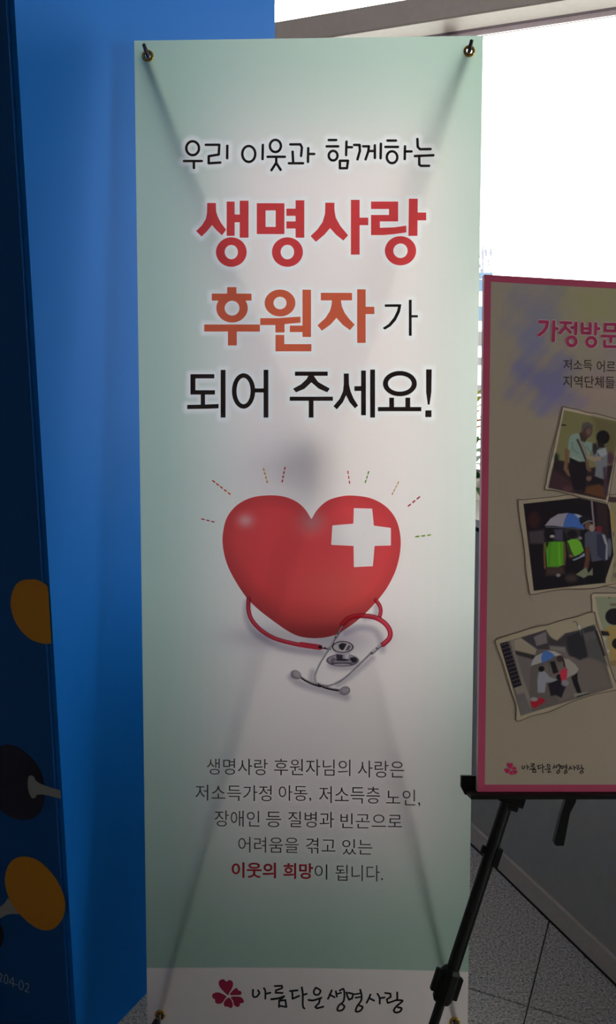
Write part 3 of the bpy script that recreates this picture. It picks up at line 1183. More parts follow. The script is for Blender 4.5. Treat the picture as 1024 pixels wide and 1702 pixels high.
def flat(name, rgb, rough=.55, spec=.2):
    m = plain(name, (0, 0, 0), rough, spec=spec)
    c = np.array(kcol(rgb))
    for n in m.node_tree.nodes:
        if n.type == 'MIX':
            n.inputs['A'].default_value = (*(c * .97), 1)
            n.inputs['B'].default_value = (*np.minimum(c * 1.03, 1), 1)
    return m


board = thing('poster_board', 'pink-bordered poster board with tilted snapshots resting on the black easel', 'poster board', loc=tuple(eO))
MB().box(eO - EN * .0105, eX * W_, eU * H_, EN * .010).build('foam_core', plain('foam_board_white', (225, 200, 210), .7), board)
pink = flat('print_magenta_border', (112, 43, 64))


def ink_material(name, rough=.5):
    m, t, p = material(name)
    a = t.nodes.new('ShaderNodeAttribute')
    a.attribute_name = 'ink'
    geo = t.nodes.new('ShaderNodeNewGeometry')
    nz = t.nodes.new('ShaderNodeTexNoise')
    nz.inputs['Scale'].default_value = 500
    t.links.new(geo.outputs['Position'], nz.inputs['Vector'])
    hs = t.nodes.new('ShaderNodeHueSaturation')
    mr = t.nodes.new('ShaderNodeMapRange')
    mr.inputs['To Min'].default_value = 0.93
    mr.inputs['To Max'].default_value = 1.07
    t.links.new(nz.outputs['Fac'], mr.inputs[0])
    t.links.new(mr.outputs[0], hs.inputs['Value'])
    t.links.new(a.outputs['Color'], hs.inputs['Color'])
    t.links.new(hs.outputs[0], p.inputs['Base Color'])
    p.inputs['Roughness'].default_value = rough
    p.inputs['Specular IOR Level'].default_value = .2
    return m


M['ink'] = ink_material('printed_paper')


def grid_face(name, s0, s1, t0, t1, ns, ntt, sheet, off, colfn, mat, parent, label=None):
    s = np.linspace(s0, s1, ns + 1)
    t = np.linspace(t0, t1, ntt + 1)
    SS, TT = np.meshgrid(s, t)
    P = sheet.at(SS.ravel(), TT.ravel(), off)
    X, Y = sheet.unlay(P)
    c = colfn(X, Y)
    n1 = ns + 1
    idx = (np.arange(ntt)[:, None] * n1 + np.arange(ns)[None])
    fa = np.stack([idx, idx + 1, idx + 1 + n1, idx + n1], -1).reshape(-1, 4)
    me = mesh(name, P, fa.tolist())
    at = me.color_attributes.new('ink', 'FLOAT_COLOR', 'POINT')
    at.data.foreach_set('color', np.concatenate([c, np.ones((len(c), 1))], 1).astype(np.float32).ravel())
    return fix(link(name, me, mat, parent, label=label))


def board_base(X, Y):
    rng = np.random.default_rng(3)
    c = np.tile(np.array([104, 95, 86.0]), (len(X), 1))
    top = (1 - sstep(Y, 470, 720))[:, None]
    c = c * (1 - top * .5) + np.array([104, 97, 92.0]) * top * .5

    def blob(x, y, rx, ry, col, al):
        nonlocal c
        wob = 0.18 * np.sin(X / 11 + Y / 23) + .14 * np.sin(Y / 9 - X / 17) + .08 * np.sin(X / 4.3 + Y / 5.1)
        d = np.sqrt(((X - x) / rx) ** 2 + ((Y - y) / ry) ** 2) + wob
        a = (al * (1 - sstep(d, .15, 1.25)))[:, None]
        c = c * (1 - a) + np.array(col, float) * a
    blob(1010, 500, 120, 80, (102, 98, 74), .8)
    blob(893, 520, 55, 75, (88, 86, 102), .7)
    blob(880, 570, 36, 60, (82, 82, 112), .55)
    blob(908, 632, 66, 50, (78, 76, 106), .9)
    blob(930, 668, 44, 26, (80, 76, 112), .6)
    blob(1010, 650, 60, 40, (112, 92, 92), .5)
    blob(1090, 600, 90, 90, (96, 84, 108), .5)
    return np.clip(s2l(c) * KE, 0, .9)


grid_face('poster_print', .0115, W_ - .0115, .0115, H_ - .0115, 190, 280, BRD, .0004, board_base, M['ink'], board)
for (s0, s1, t0, t1) in ((0, .0115, 0, H_), (W_ - .0115, W_, 0, H_), (.0115, W_ - .0115, 0, .0115), (.0115, W_ - .0115, H_ - .0115, H_)):
    MB().box(BRD.at(np.array(s0), np.array(t0)), eX * (s1 - s0), eU * (t1 - t0), EN * .0006).build('border_strip', pink, board)

# heading 가정방문 in rounded heavy strokes, with a pale outline behind
hx, kx = (880, 510), 7.111
HA = Art().fr(880, 510, kx)
wb_ = 37


def heading(a, w):
    a.fr(880, 510, kx)
    a.line([(122, 176), (215, 180), (200, 245), (165, 295), (115, 332)], w).line([(290, 176), (284, 397)], w).line([(290, 258), (330, 258)], w)
    a.line([(376, 186), (490, 190)], w - 4).line([(432, 196), (418, 250), (365, 308)], w - 4).line([(424, 240), (486, 300)], w - 4).line([(552, 192), (548, 318)], w).line([(500, 245), (546, 245)], w - 4)
    a.oring((500, 408), 52, 52, w)
    a.line([(626, 200), (624, 308), (720, 312), (722, 200)], w - 2).line([(626, 256), (720, 258)], w - 6).line([(786, 200), (782, 322)], w).line([(790, 258), (824, 258)], w - 4)
    a.oring((732, 415), 52, 52, w)
    a.line([(898, 206), (896, 282), (1020, 286), (1022, 208)], w - 4, close=True).line([(860, 344), (1062, 350)], w - 4).line([(965, 350), (963, 412)], w - 4)
    a.line([(890, 402), (890, 468), (1040, 472)], w - 4)
    return a


print_mesh('heading_outline', heading(Art(), wb_ + 22), BRD, .5, .0007, flat('print_pale_pink', (128, 108, 112)), board)
print_mesh('heading_lettering', heading(Art(), wb_), BRD, .45, .0010, flat('print_magenta', (106, 30, 60)), board, label='bold magenta Korean heading')
dk = flat('print_dark_text', (42, 36, 34))
for wd, bx in (('저소득', (936.5, 597, 984.5, 616)), ('어르신을', (992, 599, 1056, 620)), ('지역단체들과', (936, 624, 1040, 646))):
    words('poster_word', wd, bx, BRD, .0007, dk, board, bold=0.008, slope=0.02)


def tmap(x, y):
    fx = 868.0 + (x - 420.5) * .4110
    return fx, 1271.3 + (y - 1641.5 - (x - 420) * .030) * .41


lg = logo_text(Art(), 22)
print_mesh('logo_lettering', lg, BRD, .5, .0007, flat('print_black_logo', (22, 22, 24)), board, tmap=tmap)


def fmap(x, y):
    u = (x - 340) * 5.689
    v = (y - 1610) * 5.689
    return 820 + (177 + (u - 225) * .453) / 6.0235, 1250 + (170 + (v - 240) * .453) / 6.0235


print_mesh('flower_logo', logo_flower(Art().fr(340, 1610, 5.689)), BRD, .5, .0007, flat('print_crimson_logo', (110, 24, 52)), board, tmap=fmap, label='five-petalled crimson flower emblem')


# snapshots
def snapshot(border, paint, off, outline, k, label, frame):
    a = Art().fr(*frame).poly(border)
    print_mesh('snapshot', a, BRD, .75, off, M['ink'], board, ink=paint, label=label)
    o = Art().fr(*frame).line(outline, k * 1.35, True)
    print_mesh('snapshot_outline', o, BRD, .35, off + .0001, dk_line, board)


dk_line = flat('print_sketch_line', (60, 50, 44))
PB = (120, 110, 98)
# right-hand snapshot behind (only its left part shows in the gap between the others)
p5 = Paint(PB, KE).fr(860, 820, 6.244)
p5.poly([(940, 60), (1500, 60), (1500, 900), (900, 930)], (98, 92, 72), 1.0)
p5.line([(970, 190), (985, 420)], 34, (120, 92, 40), 1.5).ell((985, 425), 18, 30, (70, 55, 70), 1).line([(940, 60), (1300, 90)], 60, (48, 34, 40), 1.5)
p5.ell((1150, 420), 90, 110, (60, 48, 50), 3).ell((1020, 850), 30, 26, (60, 52, 48), 2, .6).ell((1010, 740), 14, 30, (70, 60, 55), 2, .5)
snapshot([(905, 20), (1520, 70), (1490, 960), (880, 960)], p5, .0006, [(905, 20), (1520, 70), (1490, 960), (880, 960)], 5, 'pale olive snapshot at the right edge of the poster', (860, 820, 6.244))
# lower right snapshot
p4 = Paint(PB, KE).fr(820, 980, 5.02)
p4.poly([(850, 60), (1500, 60), (1500, 640), (985, 620), (880, 220)], (96, 98, 84), 1)
p4.line([(985, 125), (1120, 130)], 22, (72, 66, 54), 1.5).ell((968, 68), 8, 8, (70, 72, 60), 1)
p4.poly([(890, 370), (960, 400), (985, 640), (1100, 640), (1300, 560), (1300, 300), (1000, 300), (940, 330)], (112, 94, 58), 2, 1, True)
p4.ell((1010, 225), 76, 70, (16, 14, 18), 1.2).ell((1045, 450), 56, 50, (22, 18, 22), 1.2).poly([(880, 340), (960, 350), (975, 385), (905, 385)], (24, 22, 24), 1)
p4.ell((915, 410), 26, 20, (126, 120, 108), 1.5).poly([(975, 600), (1100, 560), (1200, 640), (980, 640)], (96, 78, 58), 2).ell((955, 515), 12, 16, (130, 120, 120), 1)
snapshot([(822, 36), (1500, 30), (1500, 700), (985, 640), (850, 190), (828, 190)], p4, .0008, [(848, 190), (826, 185), (822, 100), (825, 36), (930, 28), (1500, 34)], 6, 'snapshot of people in yellow, lower right of the poster', (820, 980, 5.02))
# middle snapshot
p2 = Paint((112, 102, 90), KE).fr(860, 820, 6.244)
p2.poly([(62, 108), (640, 45), (935, 112), (960, 180), (1000, 640), (905, 928), (170, 1012)], (17, 13, 19), .8)
p2.ell((175, 275), 62, 84, (38, 20, 24), 5).poly([(120, 400), (280, 380), (280, 520), (130, 520)], (46, 40, 46), 3)
p2.poly([(820, 90), (930, 120), (950, 500), (830, 480)], (34, 24, 28), 4).poly([(815, 340), (875, 345), (875, 410), (820, 405)], (78, 24, 36), 1.5)
p2.poly([(380, 380), (470, 370), (470, 500), (380, 480)], (50, 46, 62), 3).poly([(480, 365), (650, 370), (650, 470), (520, 460)], (40, 34, 38), 3)
p2.line([(772, 78), (782, 200), (795, 325)], 17, (92, 82, 92), .8)
p2.poly([(286, 335), (345, 262), (425, 215), (525, 204), (495, 270), (475, 348), (380, 335)], (104, 98, 112), 1)
p2.poly([(525, 204), (590, 214), (640, 250), (668, 300), (700, 372), (590, 352), (474, 348), (495, 268)], (44, 70, 124), 1)
p2.poly([(590, 212), (640, 222), (690, 248), (640, 262)], (112, 112, 126), 1).line([(300, 350), (470, 352), (690, 375)], 8, (60, 62, 80), 1)
p2.ell((335, 425), 58, 62, (16, 13, 18), 2).ell((362, 446), 24, 14, (118, 112, 108), 1).ell((570, 425), 55, 45, (18, 15, 19), 2).ell((650, 465), 20, 15, (92, 84, 90), 1.5)
p2.line([(282, 520), (280, 640), (288, 775)], 18, (78, 54, 38), 1.2).line([(484, 510), (496, 640), (488, 740)], 18, (78, 54, 40), 1.2)
p2.poly([(288, 512), (380, 500), (476, 502), (482, 640), (478, 742), (425, 768), (310, 764), (300, 640)], (58, 106, 26), 1.2)
p2.line([(340, 520), (330, 740)], 10, (44, 84, 24), 2.5).line([(430, 520), (440, 740)], 12, (74, 124, 34), 2.5)
p2.poly([(290, 512), (330, 506), (305, 580)], (20, 20, 18), 1)
p2.poly([(518, 495), (560, 475), (622, 472), (660, 510), (690, 595), (650, 630), (595, 655), (560, 600)], (76, 122, 36), 1.2).poly([(500, 520), (535, 520), (565, 620), (540, 640)], (36, 40, 24), 2)
p2.poly([(570, 690), (640, 660), (694, 618), (700, 648), (640, 676), (590, 698)], (96, 104, 122), 1).ell((560, 650), 24, 16, (80, 62, 50), 2)
p2.poly([(300, 770), (480, 760), (490, 830), (430, 850), (300, 850)], (44, 34, 32), 4).ell((425, 850), 20, 16, (96, 90, 92), 1.5).ell((560, 880), 60, 40, (42, 34, 34), 5)
p2.poly([(700, 420), (735, 392), (800, 390), (900, 420), (905, 700), (775, 720), (755, 600), (700, 560)], (50, 52, 66), 1.4)
p2.line([(728, 575), (730, 680), (712, 775)], 46, (66, 42, 35), 1.2)
p2.poly([(820, 420), (900, 420), (975, 520), (970, 660), (905, 705), (830, 650)], (34, 35, 52), 1.4).line([(900, 440), (930, 540), (925, 680)], 20, (112, 116, 124), 1.2, .8).line([(885, 430), (915, 520)], 10, (120, 116, 120), 1, .8)
p2.ell((955, 560), 22, 90, (70, 72, 84), 2, .8)
p2.poly([(768, 712), (900, 690), (905, 800), (918, 930), (755, 942), (775, 800)], (13, 11, 15), 1)
p2.poly([(608, 842), (712, 768), (738, 830), (780, 775), (782, 850), (738, 850), (690, 878)], (86, 86, 72), 1)
p2.ell((735, 338), 36, 40, (72, 52, 46), 1.4).ell((775, 360), 30, 36, (118, 104, 96), 1.5, .8).poly([(640, 250), (690, 232), (740, 240), (778, 280), (776, 305), (730, 290), (660, 325), (645, 290)], (18, 18, 26), 1).line([(680, 318), (735, 286), (774, 290)], 9, (96, 94, 100), 1)
snapshot([(12, 78), (200, 52), (400, 30), (545, 12), (655, 6), (960, 90), (1010, 640), (960, 945), (780, 985), (600, 985), (400, 1010), (135, 1048), (110, 900), (75, 620), (40, 380), (18, 250)],
         p2, .0010, [(660, 45), (540, 14), (400, 34), (200, 52), (60, 68), (10, 76), (22, 250), (45, 390), (78, 620), (88, 820), (112, 950), (135, 1048), (300, 1022), (480, 995), (660, 994), (820, 985), (940, 952), (1040, 935)], 6,
         'snapshot of helpers in green vests under a blue umbrella', (860, 820, 6.244))
# lower snapshot
p3 = Paint((110, 101, 88), KE).fr(820, 980, 5.02)
p3.poly([(55, 450), (440, 335), (500, 420), (545, 430), (600, 365), (700, 340), (838, 290), (850, 300), (1000, 820), (228, 1052)], (66, 60, 60), .8)
p3.poly([(440, 500), (620, 480), (900, 600), (985, 810), (560, 930), (420, 700)], (74, 67, 66), 6)
p3.poly([(140, 428), (170, 418), (300, 880), (322, 1020), (250, 1046), (228, 960), (175, 820), (240, 800)], (88, 82, 78), 1)
p3.poly([(172, 425), (230, 402), (362, 500), (348, 548), (185, 505)], (104, 95, 86), 1).poly([(178, 508), (350, 548), (345, 585), (190, 545)], (34, 30, 34), 1.5)
p3.poly([(192, 550), (340, 590), (310, 640), (300, 870), (235, 700)], (72, 66, 68), 3).poly([(230, 402), (440, 335), (470, 455), (468, 500), (370, 495), (352, 480)], (42, 38, 44), 1.2)
p3.poly([(338, 395), (438, 350), (452, 445), (362, 470)], (80, 74, 78), 1.5).poly([(455, 385), (530, 425), (600, 365), (740, 338), (770, 560), (640, 560), (600, 490), (470, 480)], (40, 38, 42), 2)
p3.poly([(610, 395), (740, 340), (800, 560), (720, 590), (630, 540)], (27, 26, 32), 2.5).poly([(735, 335), (845, 300), (895, 440), (790, 425)], (62, 60, 62), 2).poly([(740, 330), (800, 305), (850, 305), (860, 340), (760, 365)], (36, 36, 40), 1.5)
p3.poly([(845, 300), (870, 390), (960, 640), (900, 600), (790, 560), (770, 430), (880, 400)], (56, 54, 56), 2.5).line([(858, 350), (925, 545)], 22, (26, 25, 30), 1.2)
p3.poly([(470, 470), (600, 480), (600, 520), (480, 500)], (84, 80, 80), 2.5).line([(668, 266), (690, 266), (722, 330)], 9, (70, 64, 64), .7).line([(700, 290), (735, 380)], 8, (60, 56, 58), .8).ell((718, 315), 9, 22, (132, 128, 126), .8, 1, -.3)
p3.ell((500, 580), 90, 50, (60, 56, 58), 6, .7)
p3.poly([(55, 450), (122, 432), (180, 610), (238, 798), (168, 822), (110, 640)], (20, 16, 24), .8)
for i in range(11):
    for j in range(3):
        bx_, by_ = 76 + i * 10.0 + j * 22, 462 + i * 33 - j * 7
        p3.line([(bx_ - 5, by_), (bx_ + 6, by_ - 3)], 6, (70, 62, 68), .5, .8)
p3.poly([(312, 636), (328, 590), (352, 555), (415, 525), (402, 575), (405, 608)], (108, 106, 110), .8).poly([(412, 522), (455, 508), (490, 525), (518, 552), (460, 590), (404, 612), (400, 565)], (48, 74, 124), .8)
p3.poly([(455, 508), (510, 515), (570, 543), (518, 556), (490, 528)], (116, 112, 110), .8).line([(455, 590), (480, 720)], 5, (50, 48, 56), .8)
p3.poly([(470, 600), (512, 596), (545, 690), (500, 705)], (18, 16, 21), 1.2)
p3.poly([(378, 690), (425, 678), (470, 730), (530, 750), (520, 772), (440, 775), (430, 860), (372, 860), (368, 760)], (98, 98, 108), 1.2).ell((402, 662), 25, 24, (18, 14, 18), 1)
p3.poly([(455, 785), (560, 745), (610, 800), (590, 850), (570, 905), (520, 880), (480, 890)], (22, 18, 26), 1.6).ell((555, 730), 30, 26, (15, 13, 17), 1)
p3.poly([(552, 690), (590, 652), (618, 665), (630, 725), (575, 778)], (138, 34, 50), 1).ell((600, 780), 30, 26, (90, 88, 96), 2)
p3.poly([(588, 575), (630, 580), (685, 625), (712, 665), (690, 702), (640, 722), (615, 740), (620, 665), (600, 640)], (106, 101, 99), 1).ell((556, 577), 28, 26, (40, 28, 30), 1).line([(585, 590), (595, 640)], 16, (30, 24, 28), 1)
p3.poly([(650, 730), (702, 692), (705, 760), (738, 862), (702, 868), (672, 800)], (15, 13, 18), 1).poly([(672, 868), (740, 862), (795, 850), (780, 880), (680, 898)], (92, 90, 86), 1).line([(700, 893), (790, 868)], 9, (20, 18, 22), .8)
p3.poly([(308, 930), (360, 905), (420, 905), (435, 935), (345, 992), (318, 975)], (112, 20, 32), 1.5).ell((340, 915), 30, 16, (98, 96, 104), 1.5)
p3.poly([(182, 880), (260, 860), (312, 990), (330, 1020), (232, 1050)], (70, 66, 68), 2)
snapshot([(18, 425), (220, 350), (440, 300), (640, 240), (835, 187), (870, 300), (920, 480), (1000, 740), (1045, 835), (700, 920), (440, 1020), (195, 1098), (190, 960), (110, 740), (60, 560)],
         p3, .0012, [(1050, 832), (830, 880), (660, 935), (480, 1015), (330, 1052), (195, 1096), (192, 970), (150, 850), (118, 740), (72, 590), (18, 425), (120, 382), (220, 352), (370, 303), (450, 295), (560, 258), (700, 225), (835, 187), (862, 290), (905, 400), (935, 520), (990, 690), (1035, 800), (1050, 832)], 5,
         'snapshot of people crouching under an umbrella in a yard', (820, 980, 5.02))
# top snapshot
p1 = Paint((122, 112, 102), KE).fr(900, 670, 8.258)
p1.poly([(312, 95), (1075, 262), (1050, 500), (885, 1332), (98, 1160), (195, 690)], (84, 80, 56), .8)
p1.poly([(700, 180), (1075, 262), (1000, 760), (800, 700)], (72, 66, 46), 8)
p1.poly([(195, 690), (240, 780), (330, 800), (600, 900), (860, 860), (985, 850), (885, 1332), (98, 1160)], (30, 22, 28), 2)
p1.poly([(98, 1160), (150, 920), (320, 1000), (440, 1100), (430, 1230)], (44, 28, 34), 5).ell((945, 760), 55, 90, (58, 36, 48), 4).ell((360, 1180), 60, 40, (70, 42, 46), 5, .6)
p1.line([(285, 300), (330, 305)], 20, (20, 14, 12), 1).ell((210, 740), 30, 50, (20, 30, 22), 4)
p1.line([(350, 640), (345, 780), (330, 900), (380, 975), (440, 1000)], 50, (82, 60, 46), 1.5)
p1.poly([(385, 470), (430, 425), (510, 415), (560, 500), (640, 530), (700, 545), (715, 620), (650, 720), (610, 800), (520, 805), (385, 745), (400, 640), (360, 640)], (88, 102, 98), 1.5)
p1.line([(420, 540), (430, 640), (500, 690)], 14, (60, 72, 70), 2, .7).line([(610, 600), (680, 670)], 12, (58, 66, 66), 2, .7).line([(430, 740), (540, 790)], 12, (110, 118, 118), 2, .7)
p1.poly([(385, 745), (520, 805), (612, 800), (625, 930), (600, 1200), (440, 1180), (380, 940)], (18, 14, 20), 1.5)
p1.poly([(520, 420), (560, 380), (640, 470), (600, 540), (540, 520)], (46, 34, 32), 1.5)
p1.ell((628, 375), 74, 98, (54, 38, 36), 1.5).ell((650, 390), 38, 50, (82, 64, 60), 3, .7).poly([(550, 350), (565, 275), (640, 258), (705, 300), (705, 350), (640, 310), (590, 350), (560, 420)], (58, 54, 54), 1.5)
p1.line([(495, 505), (540, 600), (580, 700), (610, 780)], 30, (42, 28, 30), 1.5).line([(560, 540), (600, 640), (640, 760)], 12, (96, 62, 52), 1.5)
p1.line([(625, 800), (640, 900), (665, 920)], 40, (76, 54, 44), 2).ell((655, 1035), 40, 32, (78, 60, 52), 2)
p1.poly([(720, 560), (790, 600), (890, 610), (905, 740), (890, 1030), (850, 1050), (735, 1000), (750, 850), (700, 760), (700, 620)], (80, 82, 90), 1.5)
p1.poly([(700, 560), (750, 545), (790, 640), (720, 720), (700, 650)], (32, 28, 30), 2).poly([(760, 650), (880, 615), (905, 700), (800, 760)], (104, 108, 114), 1.5).line([(780, 700), (830, 770)], 14, (30, 28, 34), 1.2)
p1.line([(650, 740), (720, 770), (800, 760)], 56, (104, 92, 78), 2).ell((845, 470), 92, 96, (17, 14, 18), 1.2).poly([(760, 520), (860, 560), (870, 610), (780, 620)], (24, 19, 22), 1.5)
p1.poly([(700, 1010), (880, 1050), (868, 1110), (640, 1110), (680, 1060)], (19, 15, 22), 1.5).poly([(615, 1150), (790, 1115), (865, 1160), (882, 1310), (600, 1235)], (66, 42, 28), 2.5).line([(870, 900), (890, 1250)], 50, (48, 34, 44), 3)
snapshot([(300, 58), (480, 92), (700, 148), (1100, 238), (1080, 430), (1000, 850), (905, 1392), (850, 1350), (600, 1290), (300, 1205), (50, 1178), (80, 1040), (180, 620), (240, 300)],
         p1, .0014, [(1100, 238), (1000, 212), (760, 145), (630, 130), (480, 85), (370, 66), (300, 48), (285, 80), (240, 300), (140, 620), (85, 900), (65, 1100), (50, 1180), (200, 1205), (420, 1265), (600, 1310), (850, 1352), (905, 1392), (935, 1250), (1000, 860), (1050, 600)], 8,
         'snapshot of a man in a green shirt being examined, top right of the poster', (900, 670, 8.258))

# ---- easel
easel = thing('easel', 'black telescopic easel carrying the pink-bordered poster board', 'easel', loc=tuple(np.array([eO[0] + .25, eO[1] - .1, 0])))
bm_, bp_ = M['blackmetal'], M['black']


def eb(s, t, n=0.0):
    return eO + eX * s + eU * t + EN * n


# tray: back plate behind the board and a shelf lip beneath it
MB().prism([eb(-.0235, .022, -.013), eb(-.0235, .004, -.013), eb(-.0165, -.0085, -.013), eb(W_ + .0165, -.0085, -.013), eb(W_ + .0235, .004, -.013), eb(W_ + .0235, .022, -.013)], -EN * .006).build('tray_back', bp_, easel)
MB().box(eb(-.015, -.0085, -.013), eX * (W_ + .03), eU * .0075, EN * .028, .0015).build('tray_shelf', bp_, easel)


def leg(sgn, z_end=0.0):
    m = W_ / 2
    s0, s1 = .0585 - m, .0585 - m - .378 * .3625
    a0, b0 = BRD.st(837, 1346, -.031), BRD.st(721, 1702, -.031)

    def at_t(t):
        q = a0[0] + (b0[0] - a0[0]) * (t - a0[1]) / (b0[1] - a0[1])
        return q if sgn < 0 else 2 * m - q
    tf = -(eO[2]) / (eU[2]) * .985
    top = .62
    P = lambda t, n=-.031: eb(at_t(t), t, n)
    up = MB()
    up.tube([P(top), P(-.31)], .0088, 16)
    o = up.build('upper_leg', bm_, easel, smooth=False)
    d = unit(P(-.3) - P(0))
    side = unit(np.cross(d, EN))
    side = side * np.sign(side @ eX) * (-sgn)
    # rib running along the tube
    rib = MB().tube([P(-.01) + side * .0095, P(-.29) + side * .0095], .0036, 8).build('rail', bm_, o)
    tt = tf
    # find t at which z = 0
    t = -.3
    while P(t)[2] > .012:
        t -= .002
    lo = MB().tube([P(-.28), P(t)], .0078, 16).build('lower_leg', bm_, easel)
    e = P(t)
    MB().tube([e + Z * .012, np.array([e[0], e[1], 0.0])], [.0115, .014], 14).build('rubber_foot', bp_, lo)
    # clamp joint between the sections
    cc = P(-.315)
    MB().tube([cc - d * .026, cc - d * .020, cc + d * .024, cc + d * .029], [.0125, .0160, .0160, .0135], 10).build('clamp', bp_, easel)
    MB().box(cc + side * .011 - d * .016 - EN * .006, side * .012, d * .036, EN * .012, .002).build('clamp_lever', bp_, easel)
    MB().box(cc - side * .024 - d * .020 - EN * .005, side * .013, d * .036, EN * .010, .002).build('clamp_lug', bp_, easel)
    # mid bracket
    cm = P(-.112)
    MB().box(cm + side * .008 - d * .018 - EN * .006, side * .011, d * .032, EN * .012, .0015).build('slide_bracket', bp_, easel)
    MB().box(cm - side * .015 - d * .014 - EN * .003, side * .006, d * .013, EN * .006, .001).build('release_tab', bp_, easel)
    # head bracket under the tray with a small wing screw
    ch = P(-.010)
    MB().box(ch - side * .016 - d * .014 - EN * .011, side * .042, d * .030, EN * .024, .002).build('tray_bracket', bp_, easel)
    MB().box(ch + side * .004 + d * .015 - EN * .009, side * .016, d * .010, EN * .018, .001).build('bracket_step', bp_, easel)
    MB().tube([ch - side * .012 + d * .004, ch - side * .022 + d * .004], [.004, .0055], 12).build('wing_screw', bp_, easel)


leg(-1)
leg(1)
# apex joint and the retracted rear leg hanging behind the board
ap = eb(W_ / 2, .62, -.035)
MB().box(ap - eX * .03 - eU * .03 - EN * .02, eX * .06, eU * .06, EN * .036, .004).build('apex_joint', bp_, easel)
h0 = BRD.lay(np.array(957.0), np.array(1300.0), -.045)
h1 = BRD.lay(np.array(948.0), np.array(1334.0), -.045)
h2 = BRD.lay(np.array(940.5), np.array(1352.0), -.045)
h3 = BRD.lay(np.array(930.0), np.array(1406.0), -.045)
mb = MB()
wv = eX * .0093
pl = [ap - EN * .01 - wv, h1 - wv, h2 - wv * .85, h3 - wv * 1.02 + eU * .006, h3 - wv * .75, h3 + wv * .8, h2 + wv * .85, h1 + wv, ap - EN * .01 + wv]
for a_, b_ in ((ap - EN * .01, h1), (h1, h2), (h2, h3)):
    pass
mb.prism([h0 - wv, h1 - wv, h2 - wv * .85, h3 - wv * .98 + eU * .006, h3 - wv * .62, h3 + wv * .82, h2 + wv * .80, h1 + wv, h0 + wv], -EN * .009)
mb.build('rear_leg', bp_, easel)
MB().tube([ap - EN * .008, (ap + h0) / 2, h0 - EN * .004], .0075, 12).build('rear_leg_tube', bm_, easel)

# ------------------------------------------------------------------ blue display box on the left
nb = np.array([-.44315664, 1.39451808, 0])
fb = np.array([-.07539259, 2.09883322, 0])
dB = unit(fb - nb)
dA = np.array([-dB[1], dB[0], 0])
HB = 2.75
LB = np.linalg.norm(fb - nb)
boxo = thing('display_kiosk', 'tall bright blue display box with printed circles on its dark side', 'display box', loc=tuple(nb))
MB().box(nb + dA * .012 + dB * .002 + Z * .004, dA * 1.3, dB * (LB - .004), Z * (HB - .01)).build('carcass', plain('kiosk_carcass', (30, 60, 110), .8), boxo)
o_light = MB().box(nb, dA * .0115, dB * LB, Z * HB).build('side_panel', M['blue'], boxo, label='bright blue plain side panel')
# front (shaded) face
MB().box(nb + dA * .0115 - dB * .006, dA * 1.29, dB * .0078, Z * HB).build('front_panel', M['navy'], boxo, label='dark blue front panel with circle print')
FACE = Sheet(nb - dB * .0062, dA, Z)


def clip_face(art):      # circles are trimmed where the front panel ends at the corner
    lim = [(22.5 + .0608 * y, y) for y in (0, 1790)]
    fn0 = list(art.p)
    art.p = [((lambda X, Y, f=f: np.maximum(f(X, Y), X - (20.5 + .0608 * Y))), b) for f, b in fn0]
    return art


oa = Art().fr(0, 0, 1)
oa.poly([(51, 963), (62, 964), (74, 970), (84, 980), (96, 1000), (98, 1040), (90, 1066), (80, 1070), (68, 1069), (50, 1062), (35, 1048), (24, 1030), (18, 1008), (19, 990), (25, 974), (36, 965)], curve=True)
print_mesh('circle_print', clip_face(oa), FACE, .8, .0004, M['orange'], boxo, label='orange circle, upper')
ob = Art().fr(0, 1400, 5.64)
ob.poly([(235, 134), (300, 145), (370, 178), (440, 240), (505, 315), (560, 405), (598, 500), (612, 590), (600, 680), (560, 755), (505, 808), (440, 826), (370, 815), (290, 770), (200, 690), (125, 600), (75, 500), (48, 400), (48, 320), (70, 235), (115, 170), (175, 140)], curve=True)
print_mesh('circle_print', clip_face(ob), FACE, .8, .0006, M['orange'], boxo, label='orange circle, lower')
oc = Art().fr(0, 1200, 7.877)
oc.poly([(60, 300), (150, 305), (240, 335), (330, 395), (420, 475), (500, 580), (550, 690), (578, 820), (585, 960), (565, 1090), (520, 1190), (440, 1255), (360, 1275), (260, 1278), (150, 1250), (40, 1180), (-90, 1040), (-180, 800), (-180, 560), (-90, 370)], curve=True)
print_mesh('circle_print', clip_face(oc), FACE, .8, .0004, M['darkdot'], boxo, label='deep navy circle')
od = Art().fr(0, 1200, 7.877)
od.poly([(408, 697), (440, 712), (468, 765), (520, 805), (600, 835), (700, 868), (775, 890), (840, 905), (850, 1020), (775, 1002), (700, 980), (620, 960), (540, 950), (480, 955), (462, 992), (435, 1004), (405, 985), (380, 930), (366, 860), (362, 780), (372, 715)], curve=False)
print_mesh('connector_print', clip_face(od), FACE, .6, .0007, M['neck'], boxo, label='grey connector bar, upper')
oe = Art().fr(0, 1400, 5.64)
oe.poly([(-60, 660), (0, 605), (40, 575), (75, 520), (180, 675), (110, 672), (60, 680), (0, 715), (-60, 760)])
print_mesh('connector_print', oe, FACE, .6, .0004, M['neck'], boxo, label='grey connector bar, lower')
of = Art().fr(0, 1400, 5.64)
of.ell((-150, 880), 185, 190)
print_mesh('circle_print', of, FACE, .8, .0005, M['darkdot'], boxo, label='deep navy circle at the frame edge')
og = Art().fr(0, 1400, 5.64)
wd_ = 7
og.line([(-8, 1245), (6, 1230), (18, 1246), (12, 1275), (-8, 1298), (22, 1306)], wd_).oring((57, 1284), 17, 42, wd_)
og.line([(122, 1352), (122, 1268), (84, 1314), (134, 1328)], wd_).line([(142, 1331), (164, 1337)], wd_).oring((198, 1340), 20, 42, wd_)
og.line([(238, 1330), (254, 1320), (270, 1340), (264, 1366), (236, 1396), (272, 1406)], wd_)
